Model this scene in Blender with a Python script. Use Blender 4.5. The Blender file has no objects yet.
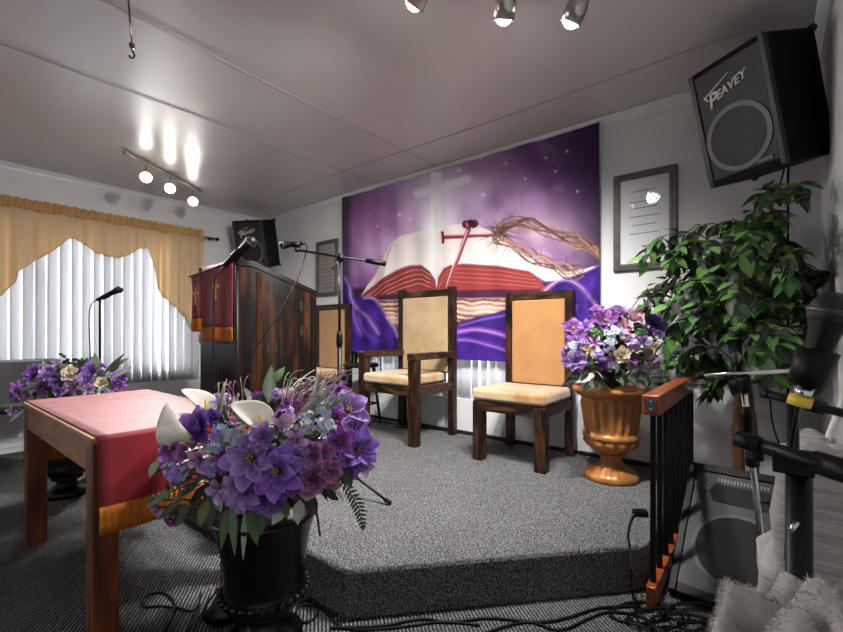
import bpy, bmesh, math, random
import numpy as np
from mathutils import Vector, Matrix, Euler
random.seed(7)
R = math.radians
SC = bpy.context.scene
COL = SC.collection
PI = math.pi
# ------------------------------------------------------------------ measuring frame
F = 432.; CX = 421.5; HY = 331.; YAW = R(39); EYE = 1.10
SN, CS = math.sin(YAW), math.cos(YAW)
def ray(px, py):
    a = (px - CX) / F; v = -(py - HY) / F
    return Vector((-SN + a * CS, CS + a * SN, v))
def at(px, py, d): return Vector((0, 0, EYE)) + ray(px, py) * d
def onZ(px, py, z): r = ray(px, py); return Vector((0, 0, EYE)) + r * ((z - EYE) / r.z)
def onY(px, py, y): r = ray(px, py); return Vector((0, 0, EYE)) + r * (y / r.y)
def onX(px, py, x): r = ray(px, py); return Vector((0, 0, EYE)) + r * (x / r.x)
H = 2.626; ST = .187; YB = 3.25; XL = -5.33; XR = .215; YF = -5.0

def lin(c):
    return tuple(((v / 255.) / 12.92 if v / 255. <= .04045 else ((v / 255. + .055) / 1.055) ** 2.4) for v in c[:3])

# ------------------------------------------------------------------ materials
def nt(name):
    m = bpy.data.materials.new(name); m.use_nodes = True
    t = m.node_tree; b = t.nodes['Principled BSDF']
    return m, t, b
def N(t, k, **kw):
    n = t.nodes.new(k)
    for a, v in kw.items(): setattr(n, a, v)
    return n
def mat(name, col, rough=.6, metal=0, col2=None, scale=8, stretch=(1, 1, 1), bump=0, bscale=None, detail=4, coat=0, spec=.5, lo=.35, hi=.65, sheen=0, emit=None, est=1, alpha=1, trans=0, rot=(0, 0, 0)):
    m, t, b = nt(name)
    L = t.links
    b.inputs['Base Color'].default_value = (*lin(col), 1)
    b.inputs['Roughness'].default_value = rough
    b.inputs['Metallic'].default_value = metal
    b.inputs['Coat Weight'].default_value = coat
    b.inputs['Specular IOR Level'].default_value = spec
    if sheen: b.inputs['Sheen Weight'].default_value = sheen
    if trans: b.inputs['Transmission Weight'].default_value = trans
    if emit:
        b.inputs['Emission Color'].default_value = (*lin(emit), 1); b.inputs['Emission Strength'].default_value = est
    if col2 or bump:
        tc = N(t, 'ShaderNodeTexCoord'); mp = N(t, 'ShaderNodeMapping')
        mp.inputs['Scale'].default_value = stretch; mp.inputs['Rotation'].default_value = rot
        L.new(tc.outputs['Object'], mp.inputs[0])
    if col2:
        no = N(t, 'ShaderNodeTexNoise'); no.inputs['Scale'].default_value = scale; no.inputs['Detail'].default_value = detail
        L.new(mp.outputs[0], no.inputs[0])
        cr = N(t, 'ShaderNodeValToRGB')
        cr.color_ramp.elements[0].position = lo; cr.color_ramp.elements[1].position = hi
        cr.color_ramp.elements[0].color = (*lin(col), 1); cr.color_ramp.elements[1].color = (*lin(col2), 1)
        L.new(no.outputs[0], cr.inputs[0]); L.new(cr.outputs[0], b.inputs['Base Color'])
    if bump:
        n2 = N(t, 'ShaderNodeTexNoise'); n2.inputs['Scale'].default_value = bscale or scale; n2.inputs['Detail'].default_value = 3
        L.new(mp.outputs[0], n2.inputs[0])
        bp = N(t, 'ShaderNodeBump'); bp.inputs['Strength'].default_value = bump; bp.inputs['Distance'].default_value = .01
        L.new(n2.outputs[0], bp.inputs['Height']); L.new(bp.outputs[0], b.inputs['Normal'])
    return m
def vmat(name, rough=.6, trans=0, spec=.4, bump=0, metal=0):
    m, t, b = nt(name); L = t.links
    a = N(t, 'ShaderNodeVertexColor', layer_name='Col')
    L.new(a.outputs[0], b.inputs['Base Color'])
    b.inputs['Roughness'].default_value = rough; b.inputs['Specular IOR Level'].default_value = spec
    if bump:
        tc = N(t, 'ShaderNodeTexCoord'); n2 = N(t, 'ShaderNodeTexNoise'); n2.inputs['Scale'].default_value = 400
        L.new(tc.outputs['Object'], n2.inputs[0])
        bp = N(t, 'ShaderNodeBump'); bp.inputs['Strength'].default_value = bump; bp.inputs['Distance'].default_value = .003
        L.new(n2.outputs[0], bp.inputs['Height']); L.new(bp.outputs[0], b.inputs['Normal'])
    if trans:
        tr = N(t, 'ShaderNodeBsdfTranslucent'); mx = N(t, 'ShaderNodeMixShader'); mx.inputs[0].default_value = trans
        L.new(a.outputs[0], tr.inputs[0]); L.new(b.outputs[0], mx.inputs[1]); L.new(tr.outputs[0], mx.inputs[2])
        L.new(mx.outputs[0], t.nodes['Material Output'].inputs[0])
    return m
def cloth(name, col, tr=.4, rough=.8, col2=None, scale=30, stretch=(1, 1, 1)):
    m = mat(name, col, rough, col2=col2, scale=scale, stretch=stretch, sheen=.2, bump=.1, bscale=300)
    t = m.node_tree; b = t.nodes['Principled BSDF']; L = t.links
    tn = N(t, 'ShaderNodeBsdfTranslucent'); tn.inputs[0].default_value = (*lin(col), 1)
    mx = N(t, 'ShaderNodeMixShader'); mx.inputs[0].default_value = tr
    L.new(b.outputs[0], mx.inputs[1]); L.new(tn.outputs[0], mx.inputs[2]); L.new(mx.outputs[0], t.nodes['Material Output'].inputs[0])
    return m
def carpet(name, c1, c2, c3, rib=False):
    m, t, b = nt(name); L = t.links
    tc = N(t, 'ShaderNodeTexCoord')
    n1 = N(t, 'ShaderNodeTexNoise'); n1.inputs['Scale'].default_value = 170; n1.inputs['Detail'].default_value = 2; n1.inputs['Roughness'].default_value = .7
    n2 = N(t, 'ShaderNodeTexNoise'); n2.inputs['Scale'].default_value = 2.2; n2.inputs['Detail'].default_value = 3
    L.new(tc.outputs['Object'], n1.inputs[0]); L.new(tc.outputs['Object'], n2.inputs[0])
    cr = N(t, 'ShaderNodeValToRGB')
    cr.color_ramp.elements[0].position = .38; cr.color_ramp.elements[1].position = .66
    cr.color_ramp.elements[0].color = (*lin(c1), 1); cr.color_ramp.elements[1].color = (*lin(c2), 1)
    e = cr.color_ramp.elements.new(.5); e.color = (*lin(c3), 1)
    mx = N(t, 'ShaderNodeMix', data_type='RGBA', blend_type='MULTIPLY'); mx.inputs[0].default_value = .35
    L.new(n1.outputs[0], cr.inputs[0]); L.new(cr.outputs[0], mx.inputs[6]); L.new(n2.outputs[0], mx.inputs[7])
    hgt = n1.outputs[0]; colr = mx.outputs[2]
    if rib:
        w = N(t, 'ShaderNodeTexWave', wave_type='BANDS', bands_direction='X'); w.inputs['Scale'].default_value = 22; w.inputs['Distortion'].default_value = .8; w.inputs['Detail'].default_value = 1
        mp = N(t, 'ShaderNodeMapping'); mp.inputs['Rotation'].default_value = (0, 0, R(-52))
        L.new(tc.outputs['Object'], mp.inputs[0]); L.new(mp.outputs[0], w.inputs[0])
        m2 = N(t, 'ShaderNodeMix', data_type='RGBA', blend_type='MULTIPLY'); m2.inputs[0].default_value = .85
        L.new(colr, m2.inputs[6]); L.new(w.outputs[0], m2.inputs[7]); colr = m2.outputs[2]
        ad = N(t, 'ShaderNodeMath', operation='MULTIPLY_ADD'); ad.inputs[1].default_value = .35; L.new(w.outputs[1], ad.inputs[2]); L.new(hgt, ad.inputs[0]); hgt = ad.outputs[0]
    L.new(colr, b.inputs['Base Color'])
    b.inputs['Roughness'].default_value = .95; b.inputs['Specular IOR Level'].default_value = .1
    bp = N(t, 'ShaderNodeBump'); bp.inputs['Strength'].default_value = .9; bp.inputs['Distance'].default_value = .012
    L.new(hgt, bp.inputs['Height']); L.new(bp.outputs[0], b.inputs['Normal'])
    return m
def mesh_grille(name, c1, c2, s=260):
    m, t, b = nt(name); L = t.links
    tc = N(t, 'ShaderNodeTexCoord'); v = N(t, 'ShaderNodeTexVoronoi'); v.inputs['Scale'].default_value = s
    v.inputs['Randomness'].default_value = 0
    L.new(tc.outputs['Object'], v.inputs[0]); cr = N(t, 'ShaderNodeValToRGB')
    cr.color_ramp.elements[0].color = (*lin(c1), 1); cr.color_ramp.elements[1].color = (*lin(c2), 1)
    cr.color_ramp.elements[0].position = .2; cr.color_ramp.elements[1].position = .6
    L.new(v.outputs[0], cr.inputs[0]); L.new(cr.outputs[0], b.inputs['Base Color'])
    b.inputs['Roughness'].default_value = .5; b.inputs['Metallic'].default_value = .3
    return m

M = {}
M['wall'] = mat('wall_paint', (226, 226, 227), .55, col2=(212, 213, 215), scale=1.5, bump=.25, bscale=6)
M['ceil'] = mat('ceiling_gloss', (206, 203, 200), .30, col2=(202, 200, 198), scale=1.2, stretch=(1, 1, 1), bump=.30, bscale=2.2, spec=.7)
M['trim'] = mat('white_trim', (222, 222, 224), .35)
M['seam'] = mat('ceiling_seam', (184, 181, 177), .4)
M['base'] = mat('dark_baseboard', (30, 30, 32), .5)
M['floor'] = carpet('ribbed_carpet', (62, 62, 64), (206, 204, 200), (132, 132, 134), True)
M['stage'] = carpet('speckled_carpet', (44, 44, 48), (166, 165, 162), (102, 102, 106))
M['dwood'] = mat('dark_stained_wood', (16, 10, 8), .36, col2=(84, 48, 28), scale=7, stretch=(5, 5, 1), bump=.15, bscale=30, lo=.42, hi=.80, spec=.35)
M['dwoodh'] = mat('dark_stained_rail', (22, 14, 10), .36, col2=(96, 64, 38), scale=7, stretch=(1, 5, 5), bump=.15, bscale=30, lo=.42, hi=.80, spec=.35)
M['pulpit'] = mat('pulpit_wood', (13, 8, 7), .3, col2=(84, 46, 26), scale=2.4, stretch=(5, 5, .8), bump=.08, bscale=20, lo=.44, hi=.84, spec=.35)
M['cap'] = mat('pulpit_cap', (18, 12, 11), .35, spec=.3)
M['slot'] = mat('slot_dark', (8, 6, 5), .8)
M['twood'] = mat('table_oak', (132, 80, 44), .5, col2=(160, 104, 60), scale=4, stretch=(1, 8, 8), bump=.1, bscale=20)
M['tleg'] = mat('table_leg', (124, 62, 26), .5, col2=(66, 28, 12), scale=3, stretch=(8, 8, 1))
M['rail'] = mat('rail_wood', (122, 56, 26), .32, col2=(150, 76, 38), scale=6, stretch=(6, 1, 6), coat=.2)
M['gold'] = cloth('gold_valance', (238, 214, 176), .45, .6)
M['goldh'] = cloth('gold_header', (218, 172, 110), .2, .5)
M['blind'] = cloth('blind_slat', (216, 218, 221), .22, .5)
M['uphp'] = mat('pale_velvet', (170, 146, 110), .85, col2=(154, 128, 92), scale=6, sheen=.4, bump=.12, bscale=60)
M['uph'] = mat('tan_velvet', (172, 122, 70), .85, col2=(158, 112, 64), scale=5, sheen=.5, bump=.12, bscale=60)
M['uphs'] = mat('worn_velvet', (152, 106, 58), .85, col2=(174, 150, 114), scale=3.6, sheen=.5, bump=.15, bscale=40, lo=.38, hi=.55)
M['red'] = cloth('red_cloth', (140, 12, 28), .05, .55, col2=(122, 9, 24), scale=5)
M['burg'] = cloth('burgundy_cloth', (128, 14, 40), .05, .7)
M['fringe'] = mat('gold_fringe', (206, 120, 24), .6, col2=(170, 88, 10), scale=8, stretch=(30, 30, .6), bump=.6, bscale=20)
M['cross'] = mat('gold_thread', (226, 160, 70), .4, metal=.3)
M['black'] = mat('black_plastic', (5, 5, 6), .5, spec=.2)
M['blackm'] = mat('black_metal', (6, 6, 7), .45, spec=.25)
M['urnb'] = mat('black_glazed_urn', (5, 5, 6), .28, spec=.35)
M['urng'] = mat('bronze_gold_urn', (176, 118, 68), .34, metal=.2, col2=(150, 96, 50), scale=12)
M['tolex'] = mat('black_vinyl', (6, 6, 7), .65, spec=.2, bump=.4, bscale=300)
M['corner'] = mat('cabinet_edging', (40, 40, 42), .4)
M['grille'] = mesh_grille('speaker_grille', (66, 66, 68), (26, 26, 28), 150)
M['ring'] = mat('speaker_ring', (100, 100, 102), .45)
M['cone'] = mesh_grille('cone_grille', (54, 54, 56), (24, 24, 26), 150)
M['silver'] = mat('chrome', (205, 205, 208), .18, metal=1)
M['nickel'] = mat('brushed_nickel', (190, 186, 178), .28, metal=.9)
M['grill2'] = mesh_grille('mic_grille', (34, 34, 36), (8, 8, 9), 500)
M['bulb'] = mat('bulb_glow', (255, 250, 240), .5, emit=(255, 250, 242), est=28)
M['frame'] = mat('pewter_frame', (92, 88, 86), .4, col2=(70, 66, 64), scale=10)
M['paper'] = mat('paper', (226, 228, 230), .6)
M['ink'] = mat('ink', (120, 120, 126), .7)
M['glass'] = None
M['petal'] = vmat('petal', .65, .25)
M['leaf'] = vmat('leaf', .45, .2, spec=.5)
M['bark'] = mat('ficus_bark', (120, 84, 52), .8, col2=(76, 50, 30), scale=14, stretch=(2, 2, .4), bump=.6, bscale=30)
M['knit'] = mat('grey_knit', (176, 172, 168), .95, col2=(148, 145, 142), scale=22, stretch=(.3, .3, 6), bump=.9, bscale=60, sheen=.3)
M['fur'] = mat('grey_fur', (176, 172, 167), .95, col2=(148, 144, 139), scale=10, sheen=.5)
M['yellow'] = mat('yellow_tape', (206, 176, 60), .5)
M['whitep'] = mat('white_plastic', (205, 203, 198), .4)
M['greyp'] = mat('charcoal_panel', (64, 64, 66), .42, col2=(86, 84, 84), scale=4)
M['soil'] = mat('foam_fill', (30, 34, 22), .9)
M['wicker'] = mat('wicker', (84, 60, 38), .8, col2=(50, 34, 20), scale=30, bump=.6)
def glassmat(name, tint=(1, 1, 1), ior=1.45):
    m, t, b = nt(name); L = t.links
    tr = N(t, 'ShaderNodeBsdfTransparent'); tr.inputs[0].default_value = (*tint, 1)
    g = N(t, 'ShaderNodeBsdfGlossy'); g.inputs['Roughness'].default_value = .02
    mx = N(t, 'ShaderNodeMixShader'); fr = N(t, 'ShaderNodeFresnel'); fr.inputs[0].default_value = ior
    L.new(fr.outputs[0], mx.inputs[0]); L.new(tr.outputs[0], mx.inputs[1]); L.new(g.outputs[0], mx.inputs[2])
    L.new(mx.outputs[0], t.nodes['Material Output'].inputs[0])
    return m
M['glass'] = glassmat('clear_glass'); M['pglass'] = glassmat('frame_glass', ior=1.22)

# ------------------------------------------------------------------ mesh builder
class MB:
    def __init__(s): s.v = []; s.f = []; s.c = []; s.col = (1, 1, 1)
    def add(s, vs, fs, M4=None, cols=None):
        o = len(s.v)
        if M4 is not None: vs = [M4 @ Vector(p) for p in vs]
        s.v += [tuple(p) for p in vs]; s.f += [tuple(i + o for i in f) for f in fs]
        s.c += (cols if cols else [s.col] * len(vs)); return s
    def box(s, a, b, M4=None):
        x0, y0, z0 = a; x1, y1, z1 = b
        vs = [(x0, y0, z0), (x1, y0, z0), (x1, y1, z0), (x0, y1, z0), (x0, y0, z1), (x1, y0, z1), (x1, y1, z1), (x0, y1, z1)]
        return s.add(vs, [(0, 3, 2, 1), (4, 5, 6, 7), (0, 1, 5, 4), (1, 2, 6, 5), (2, 3, 7, 6), (3, 0, 4, 7)], M4)
    def tube(s, pts, r, n=8, cap=True):
        pts = [Vector(p) for p in pts]; k = len(pts)
        rs = r if isinstance(r, (list, tuple)) else [r] * k
        vs = []; fs = []; up = None
        for i, p in enumerate(pts):
            d = (pts[min(i + 1, k - 1)] - pts[max(i - 1, 0)])
            if d.length < 1e-9: d = Vector((0, 0, 1))
            d.normalize()
            if up is None: up = Vector((0, 0, 1)) if abs(d.z) < .9 else Vector((1, 0, 0))
            a = d.cross(up)
            if a.length < 1e-4: a = d.orthogonal()
            a.normalize(); b = a.cross(d).normalized(); up = b
            for j in range(n):
                t = 2 * PI * j / n; vs.append(p + (a * math.cos(t) + b * math.sin(t)) * rs[i])
        for i in range(k - 1):
            for j in range(n):
                fs.append((i * n + j, i * n + (j + 1) % n, (i + 1) * n + (j + 1) % n, (i + 1) * n + j))
        if cap: fs.append(tuple(range(n))[::-1]); fs.append(tuple((k - 1) * n + j for j in range(n)))
        return s.add(vs, fs)
    def lathe(s, prof, n=40, M4=None, mod=None, cap=True):
        vs = []; fs = []; k = len(prof)
        for i, (r, z) in enumerate(prof):
            for j in range(n):
                t = 2 * PI * j / n; rr = r if mod is None else r * mod(t, z, i)
                vs.append((rr * math.cos(t), rr * math.sin(t), z))
        for i in range(k - 1):
            for j in range(n): fs.append((i * n + j, i * n + (j + 1) % n, (i + 1) * n + (j + 1) % n, (i + 1) * n + j))
        if cap: fs.append(tuple(range(n))[::-1]); fs.append(tuple((k - 1) * n + j for j in range(n)))
        return s.add(vs, fs, M4)
    def ball(s, c, r, n=12, sq=(1, 1, 1)):
        prof = [(max(1e-4, math.sin(PI * i / n)) * r, -math.cos(PI * i / n) * r) for i in range(n + 1)]
        return s.lathe(prof, n * 2, Matrix.Translation(Vector(c)) @ Matrix.Diagonal((*sq, 1)), cap=False)
    def prism(s, poly, z0, z1, M4=None):
        n = len(poly)
        vs = [(x, y, z0) for x, y in poly] + [(x, y, z1) for x, y in poly]
        fs = [tuple(range(n))[::-1], tuple(range(n, 2 * n))] + [(i, (i + 1) % n, n + (i + 1) % n, n + i) for i in range(n)]
        return s.add(vs, fs, M4)
    def grid(s, fn, nu, nv, cf=None):
        vs = []; cs = []
        for i in range(nu + 1):
            for j in range(nv + 1):
                u, v = i / nu, j / nv; vs.append(fn(u, v)); cs.append(cf(u, v) if cf else s.col)
        fs = [(i * (nv + 1) + j, (i + 1) * (nv + 1) + j, (i + 1) * (nv + 1) + j + 1, i * (nv + 1) + j + 1) for i in range(nu) for j in range(nv)]
        return s.add(vs, fs, None, cs)
    def mesh(s, name, m, smooth=False, vc=False):
        me = bpy.data.meshes.new(name); me.from_pydata(s.v, [], s.f)
        bm = bmesh.new(); bm.from_mesh(me); bmesh.ops.recalc_face_normals(bm, faces=bm.faces); bm.to_mesh(me); bm.free()
        if vc:
            ca = me.color_attributes.new('Col', 'FLOAT_COLOR', 'POINT')
            ca.data.foreach_set('color', [x for c in s.c for x in (*c[:3], 1)])
        me.materials.append(m)
        if smooth: me.polygons.foreach_set('use_smooth', [True] * len(me.polygons))
        return me
def obj(name, mb, m, parent=None, smooth=False, bevel=0, seg=2, vc=False, sub=0, thick=0, off=0):
    me = mb if isinstance(mb, bpy.types.Mesh) else mb.mesh(name, m, smooth or bevel > 0, vc)
    o = bpy.data.objects.new(name, me); COL.objects.link(o)
    if parent: o.parent = parent
    if thick:
        k = o.modifiers.new('solid', 'SOLIDIFY'); k.thickness = thick; k.offset = off
    if bevel:
        k = o.modifiers.new('bev', 'BEVEL'); k.width = bevel; k.segments = seg; k.limit_method = 'ANGLE'; k.angle_limit = R(40)
        k.harden_normals = True
    if sub:
        k = o.modifiers.new('sub', 'SUBSURF'); k.levels = sub; k.render_levels = sub
    return o
def tag(o, label, cat, group=None):
    o['label'] = label; o['category'] = cat
    if group: o['group'] = group
    return o
def thing(name, label, cat, loc=(0, 0, 0), rz=0, group=None):
    o = bpy.data.objects.new(name, None); COL.objects.link(o)
    o.location = loc; o.rotation_euler = (0, 0, rz); o.empty_display_size = .1
    return tag(o, label, cat, group)
def struct(name, mb, m, **kw):
    o = obj(name, mb, m, **kw); 
    if not kw.get('parent'): o['kind'] = 'structure'
    return o
def dup(root, label=None):
    r = root.copy(); COL.objects.link(r)
    if label: r['label'] = label
    for ch in list(root.children):
        c = ch.copy(); COL.objects.link(c); c.parent = r
        for g in ch.children:
            d = g.copy(); COL.objects.link(d); d.parent = c
    return r
def text_mb(body, size, ext, shear=0):
    cu = bpy.data.curves.new('lettering', 'FONT'); cu.body = body; cu.size = size; cu.extrude = ext; cu.shear = shear
    cu.align_x = 'CENTER'; cu.align_y = 'CENTER'; cu.offset = size * .012
    o = bpy.data.objects.new('lettering', cu); COL.objects.link(o)
    dg = bpy.context.evaluated_depsgraph_get(); me = bpy.data.meshes.new_from_object(o.evaluated_get(dg))
    mb = MB(); mb.add([v.co.copy() for v in me.vertices], [tuple(p.vertices) for p in me.polygons])
    bpy.data.objects.remove(o); bpy.data.curves.remove(cu); bpy.data.meshes.remove(me)
    return mb
def frame_to(d, roll=0):
    d = Vector(d).normalized(); q = d.to_track_quat('Z', 'Y').to_matrix().to_4x4()
    return q @ Matrix.Rotation(roll, 4, 'Z')
def catmull(pts, n=8):
    pts = [Vector(p) for p in pts]; out = []
    for i in range(len(pts) - 1):
        p0 = pts[max(i - 1, 0)]; p1 = pts[i]; p2 = pts[i + 1]; p3 = pts[min(i + 2, len(pts) - 1)]
        for k in range(n):
            t = k / n
            out.append(.5 * ((2 * p1) + (p2 - p0) * t + (2 * p0 - 5 * p1 + 4 * p2 - p3) * t * t + (3 * p1 - p0 - 3 * p2 + p3) * t ** 3))
    out.append(pts[-1]); return out

# ------------------------------------------------------------------ setting
struct('floor', MB().box((XL - .15, YF, -.1), (XR + .15, YB + .15, 0)), M['floor'])
def ceil_fn(u, v):
    x = XL - .1 + u * (XR - XL + .2); y = YF + v * (YB + .1 - YF)
    s = max(0, min(1, (x - XL) / 1.15)); dz = -.035 * (1 - s) ** 1.3
    dz += .006 * math.sin(x * 2.1 + y * .7) + .004 * math.sin(y * 2.3 + 1)
    return (x, y, H + .008 + dz)
struct('ceiling', MB().grid(ceil_fn, 70, 90), M['ceil'], smooth=True, thick=.1, off=-1 if False else 1)
# ceiling seams
sm = MB()
for x in (-2.42, -3.2):
    sm.grid(lambda u, v: (x + (u - .5) * .009, -1 + v * 4.2, ceil_fn((x - XL + .1) / (XR - XL + .2), (-1 + v * 4.2 - YF) / (YB + .1 - YF))[2] - .004), 1, 60)
sm.grid(lambda u, v: (-4.2 + v * 4.4, 2.77 + (u - .5) * .009, ceil_fn((-4.2 + v * 4.4 - XL + .1) / (XR - XL + .2), (2.77 - YF) / (YB + .1 - YF))[2] - .004), 1, 60)
struct('trim_4', sm, M['seam'], thick=.003)
# walls with window openings
def wall_with_hole(plane, a0, a1, z0, z1, h0, h1, hz0, hz1, p, t):
    m = MB()
    def bx(u0, u1, w0, w1):
        if plane == 'x': m.box((min(p, p + t), u0, w0), (max(p, p + t), u1, w1))
        else: m.box((u0, min(p, p + t), w0), (u1, max(p, p + t), w1))
    bx(a0, h0, z0, z1); bx(h1, a1, z0, z1); bx(h0, h1, z0, hz0); bx(h0, h1, hz1, z1)
    return m
W3_ADDED = (-4.6, -1.6, .80, 2.2); W1 = (-.55, 2.24, .60, 2.12); W2 = (-3.40, -1.46, .49, 2.12)  # the hall opening, listed first, is unseen and added for fill light
wl = wall_with_hole('x', -1.2, YB + .12, 0, H, *W1, XL, -.12); w2_ = wall_with_hole('x', YF, -1.2, 0, H, *W3_ADDED, XL, -.12); wl.add(w2_.v, w2_.f)
struct('wall_left', wl, M['wall'])
struct('wall_back', wall_with_hole('y', XL - .12, XR + .12, 0, H, *W2, YB, .12), M['wall'])
struct('wall_right', MB().box((XR, YF, 0), (XR + .12, YB, H)), M['wall'])
struct('wall_front', MB().box((XL - .12, YF - .12, 0), (XR + .12, YF, H)), mat('wood_panelling', (96, 74, 56), .5, col2=(74, 54, 40), scale=4, stretch=(8, 1, .6)))  # dark panelling added on the unseen wall to cut bounce onto the riser
def crown(pts):
    # profile swept: (distance from wall, height)
    return [(0, -.075), (.012, -.075), (.016, -.05), (.03, -.035), (.045, -.018), (.05, -.012), (.05, 0), (0, 0)]
pr = crown(0)
m = MB(); m.add([(XL + .0, YB - d, H + z) for d, z in pr] + [(XR, YB - d, H + z) for d, z in pr], [(i, (i + 1) % 8, 8 + (i + 1) % 8, 8 + i) for i in range(8)])
struct('trim_1', m, M['trim'])
m = MB(); m.add([(XL + d, YF, H + z) for d, z in pr] + [(XL + d, YB - .04, H + z) for d, z in pr], [(i, (i + 1) % 8, 8 + (i + 1) % 8, 8 + i) for i in range(8)])
struct('trim_2', m, M['trim'])
m = MB(); m.add([(XR - d, YF, H + z) for d, z in pr] + [(XR - d, YB - .04, H + z) for d, z in pr], [(i, (i + 1) % 8, 8 + (i + 1) % 8, 8 + i) for i in range(8)])
struct('trim_3', m, M['trim'])
struct('baseboard_left', MB().box((XL, YF, .05), (XL + .018, YB - .02, .15)).box((XL, YF, 0), (XL + .008, YB - .02, .05)), M['trim'], bevel=.004)
struct('baseboard_back', MB().box((XL + .02, YB - .014, 0), (XR, YB, ST + .022)), M['base'], bevel=.003)
# stage platform (clipped front right corner)
SP = [(-5.32, 1.09), (-1.255, 1.09), (-.43, 2.0), (-.41, 2.05), (-.41, 3.236), (-5.32, 3.236)]
st = MB().prism(SP, 0, ST)
so = struct('stage_platform', st, M['stage'], bevel=.012, seg=3)
# carpet pile fibres along the front stage edge
fb = MB(); rnd = random.Random(3)
path = [Vector((-3.2, 1.09, ST)), Vector((-1.255, 1.09, ST)), Vector((-.43, 2.0, ST))]
for a, b in zip(path, path[1:]):
    L_ = (b - a).length; d = (b - a).normalized(); n = Vector((d.y, -d.x, 0))
    for k in range(int(L_ * 1500)):
        p = a + d * rnd.random() * L_ - n * rnd.uniform(.0, .02) + Vector((0, 0, -.003 - .0))
        q = p + n * rnd.uniform(-.004, .008) + Vector((rnd.uniform(-.004, .004), rnd.uniform(-.004, .004), rnd.uniform(.004, .010)))
        w = d * .0014
        fb.add([p - w, p + w, q], [(0, 1, 2)])
o = obj('pile', fb, M['stage'], so); o['kind'] = 'stuff'
# window glass and frames
def window(n, plane, h, p, t):
    h0, h1, z0, z1 = h; m = MB(); g = MB()
    def bx(mm, u0, u1, w0, w1, q0, q1):
        if plane == 'x': mm.box((min(q0, q1), u0, w0), (max(q0, q1), u1, w1))
        else: mm.box((u0, min(q0, q1), w0), (u1, max(q0, q1), w1))
    q0, q1 = p + t * .3, p + t * .8; w = .05
    bx(m, h0, h0 + w, z0, z1, q0, q1); bx(m, h1 - w, h1, z0, z1, q0, q1); bx(m, h0 + w, h1 - w, z0, z0 + w, q0, q1); bx(m, h0 + w, h1 - w, z1 - w, z1, q0, q1)
    mid = (h0 + h1) / 2; bx(m, mid - .025, mid + .025, z0 + w, z1 - w, q0, q1)
    o = struct('window_%d' % n, m, M['trim'], bevel=.004)
    bx(g, h0 + w, mid - .025, z0 + w, z1 - w, p + t * .52, p + t * .56); bx(g, mid + .025, h1 - w, z0 + w, z1 - w, p + t * .52, p + t * .56)
    obj('glass_pane', g, M['glass'], o)
window(1, 'x', W1, XL, -.12); window(3, 'x', W3_ADDED, XL, -.12); window(2, 'y', W2, YB, .12)  # window three is made up, set in the unseen hall for fill light

# ------------------------------------------------------------------ vertical blinds
def blinds(label, loc, rz, n, sp, h, w, tilt, rng):
    t = thing('vertical_blinds', label, 'blinds', loc, rz)
    obj('head_rail', MB().box((-.02, -.022, h), (n * sp + .02, .022, h + .04)), M['trim'], t, bevel=.003)
    me = []
    for k in range(3):
        c = .004
        me.append(MB().grid(lambda u, v: ((u - .5) * w, c * math.cos((u - .5) * PI) + .002 * math.sin(v * 5 + k), v * h), 4, 8).mesh('slat', M['blind'], True))
    for i in range(n):
        s = obj('slat', me[i % 3], None, t)
        s.location = ((i + .5) * sp, 0, 0); s.rotation_euler = (0, 0, tilt + rng.uniform(-.10, .16) + (.25 if rng.random() < .16 else 0))
        k = s.modifiers.new('solid', 'SOLIDIFY'); k.thickness = .0012
    return t
blinds('long white vertical blinds over the left wall window below the gold valance', (XL + .05, -.62, .545), R(90), 34, .0868, 1.62, .094, R(14), random.Random(5))
blinds('white vertical blinds on the back wall showing below the purple tapestry', (-3.385, YB + .028, .495), 0, 22, .0865, 1.57, .09, R(-14), random.Random(9))

# ------------------------------------------------------------------ valance and rod
XV = XL + .10
rod = thing('curtain_rod', 'thin dark curtain rod with round end knob above left window', 'curtain rod', (XV, 0, 2.215))
obj('rod', MB().tube([(0, -.75, .0), (0, 2.50, 0)], .010, 10), M['blackm'], rod, smooth=True)
obj('finial', MB().ball((0, 2.52, 0), .022), M['blackm'], rod, smooth=True)
obj('bracket', MB().box((-.098, 2.45, -.012), (0, 2.47, .012)), M['blackm'], rod)
c3 = 3.952
bot = [(5, 458), (60, 400), (63, 365), (130, 322), (200, 285), (270, 232), (300, 230), (315, 240), (350, 268), (375, 290), (460, 308), (510, 295), (545, 270), (580, 270), (598, 320), (612, 365), (620, 425), (660, 480), (718, 528), (755, 578), (800, 590)]
prof = []
for a, b in bot:
    q = onX(a / c3, 180 + b / c3, XV); prof.append((q.y, q.z))
prof = [(-.7, 1.75), (-.2, 1.5), (.3, 1.55)] + prof
def vbot(y):
    for (y0, z0), (y1, z1) in zip(prof, prof[1:]):
        if y0 <= y <= y1: return z0 + (z1 - z0) * (y - y0) / max(1e-6, y1 - y0)
    return prof[-1][1] if y > prof[-1][0] else prof[0][1]
Y0v, Y1v = -.65, 2.35
def vfold(y, v):
    return (.018 * math.sin(y * 26 + 1.2 * math.sin(y * 3)) + .012 * math.sin(y * 61 + 2)) * (.4 + .9 * v)
def vf(u, v):
    y = Y0v + u * (Y1v - Y0v); zb = vbot(y); zt = 2.195
    return (XV + .022 + vfold(y, v), y, zt + (zb - zt) * v)
va = thing('valance', 'gold scalloped valance hanging over the white vertical blinds', 'curtain', (0, 0, 0))
obj('drape', MB().grid(vf, 340, 14), M['gold'], va, smooth=True, thick=.002)
obj('hem', MB().tube([Vector(vf(i / 300, 1)) for i in range(301)], .0045, 5), M['goldh'], va, smooth=True)
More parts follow.
